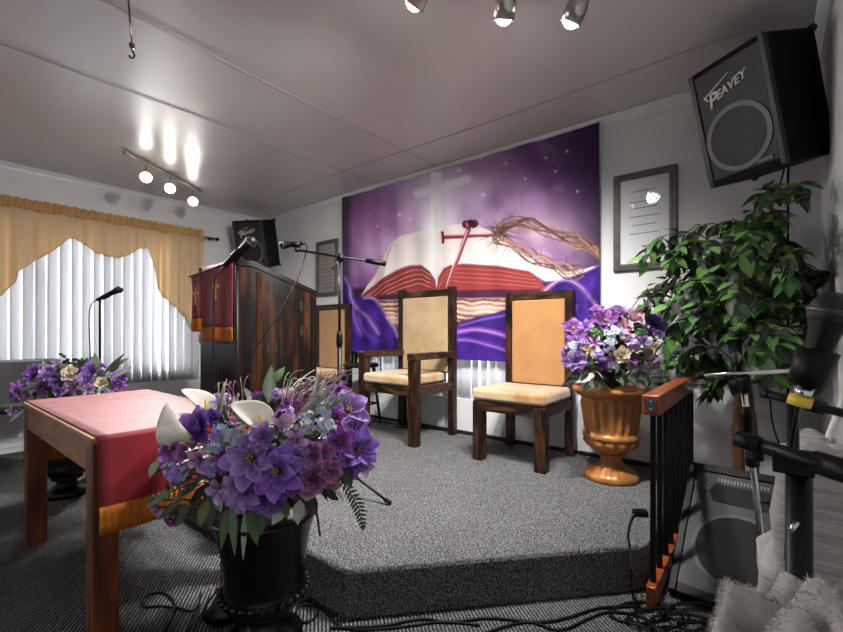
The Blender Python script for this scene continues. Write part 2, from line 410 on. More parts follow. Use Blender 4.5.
def hf(u, v):
    y = Y0v + u * (Y1v - Y0v)
    puff = .016 * math.sin(v * PI * 2 if v > .5 else v * PI * 2) ** 2
    return (XV + .016 + puff + .010 * math.sin(y * 150 + 2 * math.sin(y * 31)) + .006 * math.sin(y * 310), y, 2.185 + .105 * v + .006 * math.sin(y * 90) * v + .005 * math.sin(y * 201) * v)
obj('ruffled_header', MB().grid(hf, 700, 8), M['goldh'], va, smooth=True, thick=.002)

# ------------------------------------------------------------------ tapestry (printed cloth)
def tapestry():
    TX0, TX1, TZ0, TZ1 = -3.722, -.953, .846, 2.588
    W_, H_ = 640, 400
    XX, ZZ = np.meshgrid(np.linspace(TX0, TX1, W_), np.linspace(TZ0, TZ1, H_))
    # sheet coordinates in the units the print was measured in
    yy = 3.20
    d = (-SN * XX + CS * yy); l = (CS * XX + SN * yy)
    Cx = (CX + F * l / d - 340) * 2.53; Cy = (HY - F * (ZZ - EYE) / d - 120) * 2.53
    img = np.zeros((H_, W_, 3))
    def C(c): return np.array(lin(c))
    def blend(mask, col): 
        nonlocal img
        img = img * (1 - mask[..., None]) + mask[..., None] * (col if isinstance(col, np.ndarray) and col.ndim == 3 else C(col))
    rs = np.random.RandomState(4)
    def noise(sc, seed, oct=4):
        r = np.random.RandomState(seed); out = np.zeros((H_, W_)); amp = 1; tot = 0
        for o_ in range(oct):
            n = int(sc * 2 ** o_) + 2; g = r.rand(n, n)
            u = (Cx / 660.) * (n - 2); v = (Cy / 620.) * (n - 2)
            u = np.clip(u, 0, n - 1.001); v = np.clip(v, 0, n - 1.001)
            iu = u.astype(int); iv = v.astype(int); fu = u - iu; fv = v - iv
            fu = fu * fu * (3 - 2 * fu); fv = fv * fv * (3 - 2 * fv)
            iu1 = np.minimum(iu + 1, n - 1); iv1 = np.minimum(iv + 1, n - 1)
            out += amp * ((g[iv, iu] * (1 - fu) + g[iv, iu1] * fu) * (1 - fv) + (g[iv1, iu] * (1 - fu) + g[iv1, iu1] * fu) * fv)
            tot += amp; amp *= .55
        return out / tot
    def glow(x, y, rx, ry, p=1.0): return np.exp(-(((Cx - x) / rx) ** 2 + ((Cy - y) / ry) ** 2) ** p)
    def poly(pts, soft=1.2):
        inside = np.zeros((H_, W_), bool); dist = np.full((H_, W_), 1e9); n = len(pts)
        for i in range(n):
            x0, y0 = pts[i]; x1, y1 = pts[(i + 1) % n]
            c = ((y0 > Cy) != (y1 > Cy)) & (Cx < (x1 - x0) * (Cy - y0) / ((y1 - y0) or 1e-9) + x0)
            inside ^= c; dist = np.minimum(dist, seg(x0, y0, x1, y1)[0])
        sd = np.where(inside, dist, -dist)
        return np.clip(sd / soft + .5, 0, 1)
    def seg(x0, y0, x1, y1):
        dx, dy = x1 - x0, y1 - y0; t = np.clip(((Cx - x0) * dx + (Cy - y0) * dy) / (dx * dx + dy * dy + 1e-9), 0, 1)
        return np.hypot(Cx - x0 - t * dx, Cy - y0 - t * dy), t
    def line(pts, w, col, a=1., w2=None, soft=1.):
        k = len(pts) - 1; m = np.zeros((H_, W_))
        for i in range(k):
            x0, y0 = pts[i]; x1, y1 = pts[i + 1]
            bx0, bx1, by0, by1 = min(x0, x1) - w - 4, max(x0, x1) + w + 4, min(y0, y1) - w - 4, max(y0, y1) + w + 4
            ds, t = seg(x0, y0, x1, y1)
            ww = w if w2 is None else w + (w2 - w) * (i + t) / k
            m = np.maximum(m, np.clip((ww / 2 - ds) / soft + .5, 0, 1))
        blend(m * a, col)
    n1 = noise(5, 1); n2 = noise(9, 2); n3 = noise(16, 3)
    img[:] = C((132, 92, 148))
    blend(np.clip(glow(150, 240, 150, 120) * .95, 0, 1), (176, 98, 170))
    blend(np.clip(glow(300, 190, 190, 130) * .95, 0, 1), (204, 172, 214))
    blend(np.clip(glow(120, 330, 120, 60) * .8, 0, 1), (214, 176, 220))
    blend(np.clip(glow(500, 300, 160, 70) * .9, 0, 1), (214, 182, 204))
    blend(np.clip((n1 - .45) * 2.4, 0, .5), (96, 44, 120)); blend(np.clip((n2 - .55) * 2.5, 0, .5), (206, 164, 214))
    blend(np.clip((Cx - 430 + (150 - Cy) * .5) / 260, 0, .9), (58, 36, 84)); blend(np.clip((Cx - 570) / 110, 0, .85), (48, 36, 66))
    blend(np.clip((110 - Cx) / 110, 0, 1) * np.clip((330 - Cy) / 160, 0, 1) * .95, (70, 58, 82))
    blend(np.clip((34 - Cx) / 12, 0, 1) * .8, (52, 50, 66))
    blend(np.clip(glow(250, 110, 60, 40) * .6, 0, 1), (170, 110, 180))
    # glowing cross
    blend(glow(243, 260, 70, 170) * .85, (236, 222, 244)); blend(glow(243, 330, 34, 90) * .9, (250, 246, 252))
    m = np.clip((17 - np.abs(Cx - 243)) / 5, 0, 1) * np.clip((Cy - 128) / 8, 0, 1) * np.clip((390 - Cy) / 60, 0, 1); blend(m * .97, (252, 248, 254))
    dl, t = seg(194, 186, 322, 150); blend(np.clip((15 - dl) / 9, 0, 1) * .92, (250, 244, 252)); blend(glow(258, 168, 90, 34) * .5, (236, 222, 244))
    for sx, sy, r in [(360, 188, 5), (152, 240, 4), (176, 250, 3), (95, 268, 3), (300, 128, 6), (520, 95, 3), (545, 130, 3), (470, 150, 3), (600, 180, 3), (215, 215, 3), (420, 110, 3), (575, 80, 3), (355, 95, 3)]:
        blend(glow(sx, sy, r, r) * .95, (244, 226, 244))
    # table and wood sheen under the book
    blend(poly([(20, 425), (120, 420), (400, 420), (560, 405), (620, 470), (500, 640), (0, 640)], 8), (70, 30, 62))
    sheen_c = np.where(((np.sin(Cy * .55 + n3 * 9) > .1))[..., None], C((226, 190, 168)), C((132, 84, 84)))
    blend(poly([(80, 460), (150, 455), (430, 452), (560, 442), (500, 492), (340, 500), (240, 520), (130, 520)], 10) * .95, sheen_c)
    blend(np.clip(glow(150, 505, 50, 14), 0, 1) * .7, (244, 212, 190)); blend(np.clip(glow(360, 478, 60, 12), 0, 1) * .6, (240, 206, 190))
    # pages
    pl = [(128, 312), (150, 296), (185, 284), (215, 278), (242, 290), (242, 402), (228, 378), (205, 364), (175, 366), (140, 380), (95, 408), (52, 446), (85, 395), (112, 345)]
    pr_ = [(243, 290), (270, 268), (310, 262), (350, 266), (400, 292), (440, 326), (480, 350), (520, 366), (560, 384), (600, 382), (640, 370), (655, 372), (560, 404), (520, 408), (480, 382), (400, 368), (310, 362), (270, 368), (248, 392)]
    g1 = C((236, 226, 224))[None, None] * (0.82 + .22 * n3)[..., None]
    blend(poly(pl, 2), g1); blend(poly(pr_, 2), g1)
    blend(np.clip((500 - Cx) / 200, 0, 1) * poly([(440, 318), (520, 362), (600, 382), (655, 372), (560, 404), (480, 384), (420, 360)], 3) * .4, (250, 228, 190))
    for k in range(7): line([(128 - k * 2 + 6, 312 + k * 5), (104 + 2 * k, 352 + k * 4), (56 + k * 7, 443 - k * 3)], 1.3, (196, 138, 132), .7)
    blend(glow(243, 340, 7, 70) * .5, (150, 130, 150))
    blend(glow(243, 300, 20, 90) * .75, (254, 252, 254))
    # red page blocks
    rl = [(52, 447), (95, 410), (140, 383), (178, 368), (205, 367), (226, 381), (241, 405), (243, 432), (150, 440), (70, 450)]
    rr = [(244, 432), (247, 398), (262, 376), (280, 368), (310, 364), (400, 370), (480, 384), (505, 402), (520, 426), (500, 432), (400, 428)]
    blend(poly(rl, 2), (134, 56, 60)); blend(poly(rr, 2), (146, 58, 60))
    for k in range(9):
        a = k * 6.5
        line([(60 + a * 1.3, 446 - k * .6), (100 + a, 414 + k * 2.2), (145 + a * .7, 389 + k * 4.4), (180 + a * .4, 374 + k * 5.5), (208, 373 + k * 6.0), (228, 388 + k * 5)], 1.5, (232, 160, 140) if k % 2 else (100, 26, 36), .75)
        line([(248 + k * .6, 428 - k), (254 + k * 1.2, 398 + k * 2), (272 + k, 377 + k * 4), (300, 370 + k * 5.6), (400, 375 + k * 5.6), (490 + k * 2, 392 + k * 4.4)], 1.4, (224, 130, 112) if k % 2 else (110, 30, 38), .55)
    line([(50, 449), (150, 441), (244, 434), (400, 432), (522, 430)], 4, (92, 30, 44), .9)
    # purple cloths
    pc = C((64, 30, 132))[None, None] * (.35 + 1.3 * n3 * n2 * 1.6)[..., None]
    blend(poly([(8, 395), (22, 410), (30, 445), (60, 448), (84, 452), (108, 478), (132, 515), (160, 550), (230, 556), (300, 520), (340, 500), (400, 485), (470, 470), (520, 440), (560, 402), (620, 385), (668, 362), (668, 640), (0, 640)], 2), pc)
    for pts, w_, c, a in [([(14, 400), (26, 420), (30, 452), (46, 480), (70, 500), (96, 540)], 5, (196, 150, 226), .9), ([(60, 450), (84, 452), (108, 480), (134, 520), (146, 548)], 4, (206, 160, 230), .85),
                       ([(30, 470), (40, 510), (52, 540)], 10, (150, 110, 214), .6), ([(46, 500), (60, 530), (90, 560)], 8, (136, 90, 220), .6), ([(120, 500), (134, 516), (150, 545)], 3, (232, 190, 240), .8),
                       ([(300, 536), (340, 530), (380, 536), (420, 548), (440, 560)], 6, (190, 130, 220), .9), ([(300, 556), (340, 560), (420, 584)], 5, (170, 110, 216), .8), ([(305, 520), (360, 505), (430, 492)], 3, (150, 110, 210), .7),
                       ([(510, 440), (540, 412), (562, 404), (590, 410), (620, 434), (650, 474)], 5, (208, 160, 226), .95), ([(562, 404), (600, 392), (660, 366)], 3, (170, 130, 220), .7), ([(600, 470), (580, 520), (550, 560)], 4, (150, 100, 200), .5), ([(640, 400), (620, 460), (640, 520)], 8, (90, 50, 170), .5)]:
        cp2 = [(p.x, p.y) for p in catmull([(x, y, 0) for x, y in pts], 5)]
        line(cp2, w_ * 2.2, c, a * .35, soft=8); line(cp2, w_ * .7, c, a * .9, soft=3)
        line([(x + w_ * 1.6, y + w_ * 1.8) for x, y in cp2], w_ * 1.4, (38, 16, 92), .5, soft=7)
    # spikes
    line([(262, 297), (395, 290)], 11, (128, 44, 66), 1, 7); line([(262, 293), (395, 287)], 3, (226, 150, 160), .8); line([(260, 286), (262, 309)], 9, (110, 30, 52)); line([(257, 287), (258, 308)], 2.5, (220, 150, 160), .8)
    line([(326, 276), (312, 310), (292, 370), (272, 428)], 13, (150, 70, 88), 1, 7); line([(322, 280), (306, 320), (284, 380), (270, 422)], 4, (238, 190, 190), .9, 2)
    line([(318, 264), (340, 262)], 20, (96, 34, 56)); line([(330, 258), (338, 268)], 12, (58, 20, 40)); line([(320, 262), (323, 268)], 5, (214, 150, 160), .7)
    # crown of thorns
    rr_ = random.Random(11)
    def arm(pts, strands, amp):
        cp = catmull([(x, y, 0) for x, y in pts], 7)
        for s_ in range(strands):
            ph = rr_.uniform(0, 6.28); fr = rr_.uniform(.25, .5); off = rr_.uniform(-amp, amp)
            c = rr_.choice([(92, 62, 58), (134, 96, 84), (66, 42, 48), (176, 138, 116)])
            q = [(p.x, p.y + off + amp * .7 * math.sin(i * fr + ph)) for i, p in enumerate(cp)]
            line(q, 3.6, c, .95)
            for i in range(2, len(q) - 2, 4):
                a = rr_.uniform(0, 6.28); L_ = rr_.uniform(12, 32)
                line([q[i], (q[i][0] + L_ * math.cos(a), q[i][1] + L_ * math.sin(a))], 2.3, c, .8, .6)
    arm([(385, 286), (420, 268), (470, 258), (520, 272), (580, 298), (630, 318), (662, 330)], 10, 14)
    arm([(390, 290), (430, 318), (480, 340), (530, 366), (580, 384), (615, 386)], 8, 12)
    arm([(600, 300), (640, 330), (655, 350), (640, 330)], 2, 8)
    for k in range(34):
        a = rr_.uniform(0, 6.28); L_ = rr_.uniform(24, 66); x, y = 405 + rr_.uniform(-14, 16), 282 + rr_.uniform(-12, 12)
        line([(x, y), (x + L_ * math.cos(a), y + L_ * math.sin(a) * .9)], 2.8, rr_.choice([(78, 50, 54), (120, 84, 76), (60, 36, 44)]), .85, .6)
    vx = XX; vz = ZZ
    fold = .010 * np.sin((XX + 3.7) * 9 + .6 * ZZ) * .6 + .006 * np.sin(XX * 23 + ZZ * 2) + .012 * np.exp(-((XX - (-1.12) - (2.58 - ZZ) * -.35) / .05) ** 2) * np.clip((ZZ - 1.9) / .4, 0, 1)
    vy = yy - fold
    vs = np.stack([vx, vy, vz], -1).reshape(-1, 3)
    idx = np.arange(H_ * W_).reshape(H_, W_)
    fs = np.stack([idx[:-1, :-1], idx[:-1, 1:], idx[1:, 1:], idx[1:, :-1]], -1).reshape(-1, 4)
    me = bpy.data.meshes.new('tapestry')
    me.vertices.add(len(vs)); me.vertices.foreach_set('co', vs.ravel())
    me.loops.add(fs.size); me.loops.foreach_set('vertex_index', fs.ravel().astype(np.int32))
    me.polygons.add(len(fs)); me.polygons.foreach_set('loop_start', np.arange(0, fs.size, 4, dtype=np.int32)); me.polygons.foreach_set('loop_total', np.full(len(fs), 4, dtype=np.int32))
    me.update(calc_edges=True); me.validate()
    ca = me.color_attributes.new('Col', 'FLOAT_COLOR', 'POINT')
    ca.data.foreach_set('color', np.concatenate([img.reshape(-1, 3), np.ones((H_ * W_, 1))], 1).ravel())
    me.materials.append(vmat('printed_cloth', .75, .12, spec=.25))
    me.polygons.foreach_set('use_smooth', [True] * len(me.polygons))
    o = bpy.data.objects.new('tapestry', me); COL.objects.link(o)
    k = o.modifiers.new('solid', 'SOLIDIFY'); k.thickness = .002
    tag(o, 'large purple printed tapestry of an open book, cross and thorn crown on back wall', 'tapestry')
tapestry()

# ------------------------------------------------------------------ framed certificates
def framed(label, x0, x1, z0, z1, fw, lines):
    t = thing('picture_frame', label, 'picture frame', ((x0 + x1) / 2, YB - .001, (z0 + z1) / 2))
    w, h = (x1 - x0) / 2, (z1 - z0) / 2
    m = MB(); 
    m.box((-w, -.028, -h), (-w + fw, 0, h)).box((w - fw, -.028, -h), (w, 0, h)).box((-w + fw, -.028, h - fw), (w - fw, 0, h)).box((-w + fw, -.028, -h), (w - fw, 0, -h + fw))
    obj('frame', m, M['frame'], t, bevel=.004)
    g = fw * .25; m = MB()
    a, b = w - fw + g, h - fw + g
    m.box((-a - g, -.034, -b - g), (-a, -.027, b + g)).box((a, -.034, -b - g), (a + g, -.027, b + g)).box((-a, -.034, b), (a, -.027, b + g)).box((-a, -.034, -b - g), (a, -.027, -b))
    obj('inner_bead', m, M['frame'], t, bevel=.002)
    obj('certificate', MB().box((-w + fw, -.012, -h + fw), (w - fw, -.008, h - fw)), M['paper'], t)
    m = MB()
    iw, ih = w - fw, h - fw
    for zz, ww in lines: m.box((-iw * ww, -.0135, ih * zz - .0025), (iw * ww, -.012, ih * zz + .0025))
    c = obj('printed_lines', m, M['ink'], t)
    obj('glazing', MB().box((-w + fw, -.020, -h + fw), (w - fw, -.018, h - fw)), M['pglass'], t)
framed('tall pewter framed certificate on back wall beside the ficus tree', -.868, -.476, 1.52, 2.19, .045, [(.7, .5), (.45, .6), (.3, .55), (.1, .6), (-.1, .5), (-.3, .6), (-.6, .12), (-.62, .08)])
framed('small dark framed certificate on back wall behind the boom microphone', -4.235, -3.853, 1.51, 2.16, .042, [(.8 - .16 * i, .8 if i % 3 else .6) for i in range(11)])

# ------------------------------------------------------------------ chairs
def chair(label, x0, x1, y0, y1, seat, top, arm=None, finial=0):
    w = x1 - x0; d = y1 - y0; lg = .075; pw = .06
    t = thing('throne_chair', label, 'chair', ((x0 + x1) / 2, (y0 + y1) / 2, ST + .001), 0, 'wooden pulpit chairs on the stage')
    hx, hy = w / 2, d / 2
    fz = (arm - .055) if arm else seat - .10
    for s in (-1, 1):
        a, b = (s * hx, s * (hx - lg)); a, b = min(a, b), max(a, b)
        obj('leg', MB().box((a, -hy, 0), (b, -hy + lg, fz)), M['dwood'], t, bevel=.005)
        a, b = (s * hx, s * (hx - pw)); a, b = min(a, b), max(a, b)
        obj('rear_post', MB().box((a, hy - pw, 0), (b, hy, top + finial)), M['dwood'], t, bevel=.004)
        if arm:
            obj('armrest', MB().box((min(s * (hx + .004), s * (hx - lg - .004)), -hy - .006, arm - .055), (max(s * (hx + .004), s * (hx - lg - .004)), hy - pw, arm)), M['dwoodh'], t, bevel=.005)
    fr = MB()
    z0, z1 = seat - .165, seat - .09
    e = 0 if arm else 0
    fr.box((-hx + (lg if arm else .003), -hy + .004, z0), (hx - (lg if arm else .003), -hy + .04, z1 - .001))
    fr.box((-hx + pw, hy - .05, z0), (hx - pw, hy - .012, z1))
    for s in (-1, 1): fr.box((min(s * (hx - .006), s * (hx - .04)), -hy + (lg if arm else .03), z0), (max(s * (hx - .006), s * (hx - .04)), hy - pw, z1 - .001))
    fr.box((-hx + .03, -hy + .03, z1 - .03), (hx - .03, hy - .05, z1 - .002))
    obj('seat_frame', fr, M['dwoodh'], t, bevel=.004)
    ci = .012 if not arm else lg - .01
    def cu(u, v):
        return None
    cm = MB(); cm.box((-hx + (.0 if not arm else .0) + (ci if arm else -.004), -hy - .012, seat - .09), (hx - (ci if arm else -.004), hy - pw - .03, seat - .005))
    obj('seat_cushion', cm, M['uphs'], t, bevel=.028, seg=5)
    obj('top_rail', MB().box((-hx + pw, hy - pw + .006, top - .065), (hx - pw, hy - .008, top)), M['dwoodh'], t, bevel=.004)
    obj('lower_rail', MB().box((-hx + pw, hy - pw + .01, seat - .02), (hx - pw, hy - .012, seat + .03)), M['dwoodh'], t, bevel=.004)
    obj('back_pad', MB().box((-hx + pw, hy - pw - .006, seat - .01), (hx - pw, hy - pw + .03, top - .065)), M['uphp'] if arm else M['uph'], t, bevel=.012, seg=3)
    return t
chair('armless tan velvet chair with dark wood legs beside the gold urn', -1.655, -1.115, 2.62, 3.17, .515, 1.215)
chair('dark wood armchair with pale tan upholstery in front of tapestry, between two armless chairs', -2.80, -2.155, 2.58, 3.16, .56, 1.285, arm=.735, finial=.02)
chair('tan upholstered chair partly hidden behind the dark pulpit', -4.02, -3.475, 2.55, 3.12, .515, 1.205)

# stool and glass
t = thing('wooden_stool', 'small black stool between pulpit chairs holding a clear cup', 'stool', (-3.14, 2.93, ST + .001))
obj('seat', MB().lathe([(.0, .56), (.165, .56), (.175, .57), (.175, .585), (.165, .595), (0, .597)], 32), M['blackm'], t, smooth=True)
for i in range(4):
    a = PI / 4 + i * PI / 2
    obj('leg', MB().tube([(.19 * math.cos(a), .19 * math.sin(a), 0), (.12 * math.cos(a), .12 * math.sin(a), .56)], .014, 8), M['blackm'], t, smooth=True)
rg = MB()
for i in range(4):
    a = PI / 4 + i * PI / 2; b = a + PI / 2; q = .165
    rg.tube([(q * math.cos(a), q * math.sin(a), .2), (q * math.cos(b), q * math.sin(b), .2)], .009, 6)
obj('stretcher', rg, M['blackm'], t, smooth=True)
cup = MB().lathe([(.0, .0), (.028, 0), (.036, .11), (.034, .11), (.027, .006), (0, .006)], 24)
o = obj('drinking_cup', cup, M['glass'], None, smooth=True); o.location = (-3.17, 2.87, ST + .599); tag(o, 'clear plastic cup standing on the small black stool', 'cup')

# ------------------------------------------------------------------ pulpit
t = thing('pulpit', 'tall dark wood pulpit with slanted top and small cut slots', 'pulpit', (0, 0, ST + .001))
foot = [(-3.30, 1.46), (-2.765, 1.46), (-2.70, 1.54), (-2.70, 2.06), (-3.30, 2.06)]
zt = lambda y: (1.535 if y < 1.56 else 1.535 - (y - 1.56) * .33) - ST
m = MB(); n = len(foot)
m.add([(x, y, .06) for x, y in foot] + [(x, y, zt(y)) for x, y in foot], [tuple(range(n))[::-1], tuple(range(n, 2 * n))] + [(i, (i + 1) % n, n + (i + 1) % n, n + i) for i in range(n)])
obj('body', m, M['pulpit'], t, bevel=.004)
def grow(poly_, k):
    cx_ = sum(p[0] for p in poly_) / len(poly_); cy_ = sum(p[1] for p in poly_) / len(poly_)
    return [(cx_ + (x - cx_) * k, cy_ + (y - cy_) * k) for x, y in poly_]
obj('plinth', MB().prism(grow(foot, 1.10), 0, .07), M['pulpit'], t, bevel=.006)
cp = grow(foot, 1.03); m = MB()
m.add([(x, y, zt(y) - .005) for x, y in cp] + [(x, y, zt(y) + .035) for x, y in cp], [tuple(range(n))[::-1], tuple(range(n, 2 * n))] + [(i, (i + 1) % n, n + (i + 1) % n, n + i) for i in range(n)])
obj('slanted_top', m, M['cap'], t, bevel=.006)
# stiles on side
m = MB()
for y in (1.56, 2.01): m.box((-2.70, y, .07), (-2.692, y + .045, zt(y + .05) - .02))
m.box((-2.70, 1.605, .07), (-2.693, 2.01, .15))
obj('side_stile', m, M['pulpit'], t, bevel=.002)
m = MB()
for zz, hh in ((.82, .075), (.57, .09), (.40, .08)):
    for k in range(4): m.box((-3.06 + k * .055, 1.4575, zz), (-3.042 + k * .055, 1.4605, zz + hh))
for yy_, zz in ((1.64, 1.18), (1.70, 1.17), (1.91, 1.06), (1.965, 1.05), (1.91, .88), (1.965, .87), (1.64, .76), (1.70, .76), (1.91, .52), (1.965, .52)):
    m.box((-2.7005, yy_, zz), (-2.6965, yy_ + .022, zz + .07))
obj('slots', m, M['slot'], t)
obj('side_ledge', MB().box((-3.42, 1.50, .82), (-3.30, 1.58, .89)), M['rail'], t, bevel=.004)
# stoles on a rod
def cross(mb, x, z, s, y):
    mb.box((x - s * .07, y - .002, z - s * .6), (x + s * .07, y, z + s * .5)); mb.box((x - s * .32, y - .002, z + s * .1), (x + s * .32, y, z + s * .24))
    for dx, dz in ((-.32, .17), (.32, .17), (0, .5), (0, -.6)): mb.box((x + s * dx - s * .1, y - .002, z + s * dz - s * .1), (x + s * dx + s * .1, y, z + s * dz + s * .1))
rod = obj('cloth_rod', MB().tube([(-3.43, 1.437, 1.512), (-2.76, 1.437, 1.56)], .007, 8), M['blackm'], t, smooth=True); rod.location = (0, 0, -ST)
def stole(label, x0, x1, ztop, zb, yb, cx_, cz_, cs_, ph):
    g = thing('stole_banner', label, 'cloth banner', (0, 0, 0), 0, None)
    def sf(za, zb_, amp):
        return lambda u, v: (x0 + u * (x1 - x0), yb + amp * math.sin(u * 11 + ph) * (.3 + v), za + (zb_ - za) * v)
    zf = zb + .095
    obj('cloth', MB().grid(sf(ztop, zf, .006), 24, 12), M['burg'], g, smooth=True, thick=.003)
    obj('fringe', MB().grid(lambda u, v: (x0 + u * (x1 - x0), yb - .001 + .006 * math.sin(u * 11 + ph) * 1.3 + .002 * math.sin(u * 160), zf + (zb - zf) * v), 120, 4), M['fringe'], g, smooth=True, thick=.005)
    m = MB(); cross(m, cx_, cz_, cs_, yb - .009); obj('cross', m, M['cross'], g)
    return g
stole('wide burgundy banner with gold cross and fringe hanging on the pulpit front', -3.21, -2.765, 1.562, 1.03, 1.437, -2.99, 1.39, .11, 0)
stole('narrow burgundy banner with cross at the far left edge of the pulpit', -3.40, -3.225, 1.525, 1.095, 1.437, -3.30, 1.36, .10, 2)

# ------------------------------------------------------------------ communion table
tb = thing('communion_table', 'oak communion table under a red runner in the left foreground', 'table', (-2.418, .725, 0))
hx, hy = .60, .285
obj('tabletop', MB().box((-hx, -hy, .705), (hx, hy, .73)), M['twood'], tb, bevel=.004)
m = MB(); m.box((-hx + .08, -hy + .006, .60), (hx - .08, -hy + .03, .705)).box((-hx + .08, hy - .03, .60), (hx - .08, hy - .006, .705)).box((-hx + .006, -hy + .08, .6), (-hx + .03, hy - .08, .705)).box((hx - .03, -hy + .08, .6), (hx - .006, hy - .08, .705))
obj('apron', m, M['twood'], tb, bevel=.003)
for sx in (-1, 1):
    for sy in (-1, 1):
        a, b = sx * (hx - .004), sx * (hx - .084); c, d = sy * (hy - .004), sy * (hy - .084)
        obj('leg', MB().box((min(a, b), min(c, d), 0), (max(a, b), max(c, d), .704)), M['tleg'], tb, bevel=.004)
tc = thing('table_runner', 'red runner with gold fringe and crosses draped over communion table', 'tablecloth', (-2.418, .725, .0))
ya, yb_ = -hy + .015, hy + .012
def rf(u, v):
    s = u * (2 * (hx + .012) + .25 + .25); L0 = .25; W2_ = 2 * (hx + .012)
    y = ya + v * (yb_ - ya); w = .003 * math.sin(v * 9 + u * 3)
    if s < L0: return (-hx - .012 - abs(w), y, .733 - (L0 - s) - 0)
    if s > L0 + W2_:
        q = s - L0 - W2_; return (hx + .012 + .010 * (q / .25) * (1 + math.sin(v * 8)) + abs(w), y, .733 - q)
    return (-hx - .012 + (s - L0), y, .7335 + .0015 * math.sin(u * 60) * .6)
obj('cloth', MB().grid(rf, 140, 16), M['red'], tc, smooth=True, thick=.003, off=1)
for s in (-1, 1):
    zt_ = .733 - .25
    def ff(u, v, s=s):
        return (s * (hx + .0195 + (.010 * (1 + math.sin(u * 8)) if s > 0 else 0) + .002 * math.sin(u * 190)), ya + u * (yb_ - ya), zt_ + .01 - v * .095)
    obj('fringe', MB().grid(ff, 160, 3), M['fringe'], tc, smooth=True, thick=.006)
m = MB()
for yy_ in (.02, ): 
    mm = MB(); cross(mm, 0, 0, .12, 0); RT = Matrix.Translation((hx + .034, -.035, .575)) @ Matrix.Rotation(R(90), 4, 'Z'); m.add(mm.v, mm.f, RT)
obj('cross', m, M['cross'], tc)

# ------------------------------------------------------------------ flowers
def mixc(a, b, t): return tuple(a[i] * (1 - t) + b[i] * t for i in range(3))
def petal(mb, base_r, L, W, lift, curl, ang, c0, c1, tw=0, ripple=0, n=6, mw=4, tipw=.15, z0=0, edge=None):
    ca, sa = math.cos(ang), math.sin(ang); vs = []; cs = []
    for i in range(n + 1):
        t = i / n; ww = W * (math.sin(PI * min(1, t * .92 + .06)) ** .75) * (1 if t < .8 else 1)
        r = base_r + L * (math.sin(lift * 0 + t * 1.0) / math.sin(1.0)) * math.cos(lift + curl * t)
        z = z0 + L * t * math.sin(lift + curl * t * .6)
        r = base_r + L * t * math.cos(lift + curl * t * .6)
        for j in range(mw + 1):
            s = (j / mw - .5) * 2
            zz = z + abs(s) ** 1.6 * ww * .35 + ripple * math.sin(t * 9 + j * 2.1 + ang * 3) * t
            x, y = r, s * ww * .5 + tw * t
            vs.append((x * ca - y * sa, x * sa + y * ca, zz))
            c = mixc(c0, c1, t)
            if edge and abs(s) > .9: c = mixc(c, edge, .6)
            if j == mw // 2: c = mixc(c, (1, 1, 1), .06)
            cs.append(c)
    fs = [(i * (mw + 1) + j, (i + 1) * (mw + 1) + j, (i + 1) * (mw + 1) + j + 1, i * (mw + 1) + j + 1) for i in range(n) for j in range(mw)]
    mb.add(vs, fs, None, cs)
def fl_open(rnd, c0, c1, n=6, layers=2, edge=None):       # unit radius open bloom
    m = MB()
    for l in range(layers):
        for k in range(n):
            petal(m, .06, 1.0 - .22 * l, .62 - .1 * l, R(18 + 20 * l) + rnd.uniform(-.1, .1), -.35 + rnd.uniform(-.15, .15), 2 * PI * (k + .5 * l) / n + rnd.uniform(-.12, .12), c0, mixc(c1, (1, 1, 1), rnd.uniform(0, .12)), ripple=.04, edge=edge)
    return m
def fl_daisy(rnd, c0, c1, n=18):
    m = MB()
    for l in range(2):
        for k in range(n): petal(m, .1, .95 - .15 * l, .2, R(12 + 16 * l), -.2 + rnd.uniform(-.15, .15), 2 * PI * (k + .5 * l) / n, c0, c1, n=4, mw=2)
    return m
def fl_peony(rnd, c0, c1):
    m = MB()
    for l in range(5):
        n = 8 - l
        for k in range(n): petal(m, .05, 1.0 - .14 * l, .62 - .06 * l, R(15 + 16 * l) + rnd.uniform(-.12, .12), .15 + rnd.uniform(-.2, .3), 2 * PI * (k + .37 * l) / n + rnd.uniform(-.15, .15), c0, mixc(c1, c0, rnd.uniform(0, .4)), ripple=.07, n=5)
    return m
def fl_rose(rnd, c0, c1):
    m = MB()
    for l in range(5):
        n = 5 if l < 4 else 3
        for k in range(n): petal(m, .05 + .07 * (4 - l), .85 - .05 * l, .75 - .1 * l, R(38 + 11 * l), .25 if l > 1 else -.2, 2 * PI * (k + .4 * l) / n, c0, c1, n=5)
    return m
def fl_spider(rnd, c0, c1):
    m = MB()
    for k in range(46):
        petal(m, .05, rnd.uniform(.7, 1.05), .06, R(rnd.uniform(5, 75)), rnd.uniform(-.5, .3), rnd.uniform(0, 6.28), c0, c1, n=3, mw=1)
    return m
def fl_cluster(rnd, c0, c1, c2):
    m = MB()
    for k in range(30):
        a = rnd.uniform(0, 6.28); e = rnd.uniform(0, 1.5); d = Vector((math.sin(e) * math.cos(a), math.sin(e) * math.sin(a), math.cos(e)))
        s = MB(); cc = rnd.choice([c0, c1, c2])
        for q in range(5): petal(s, .02, .3, .24, R(15), -.2, 2 * PI * q / 5, mixc(cc, c0, .3), cc, n=3, mw=2)
        m.add(s.v, s.f, Matrix.Translation(Vector((d.x, d.y, d.z * .6)) * rnd.uniform(.45, .95)) @ frame_to(d + Vector((rnd.uniform(-.4, .4), rnd.uniform(-.4, .4), .2))), s.c)
    return m
rnd = random.Random(21)
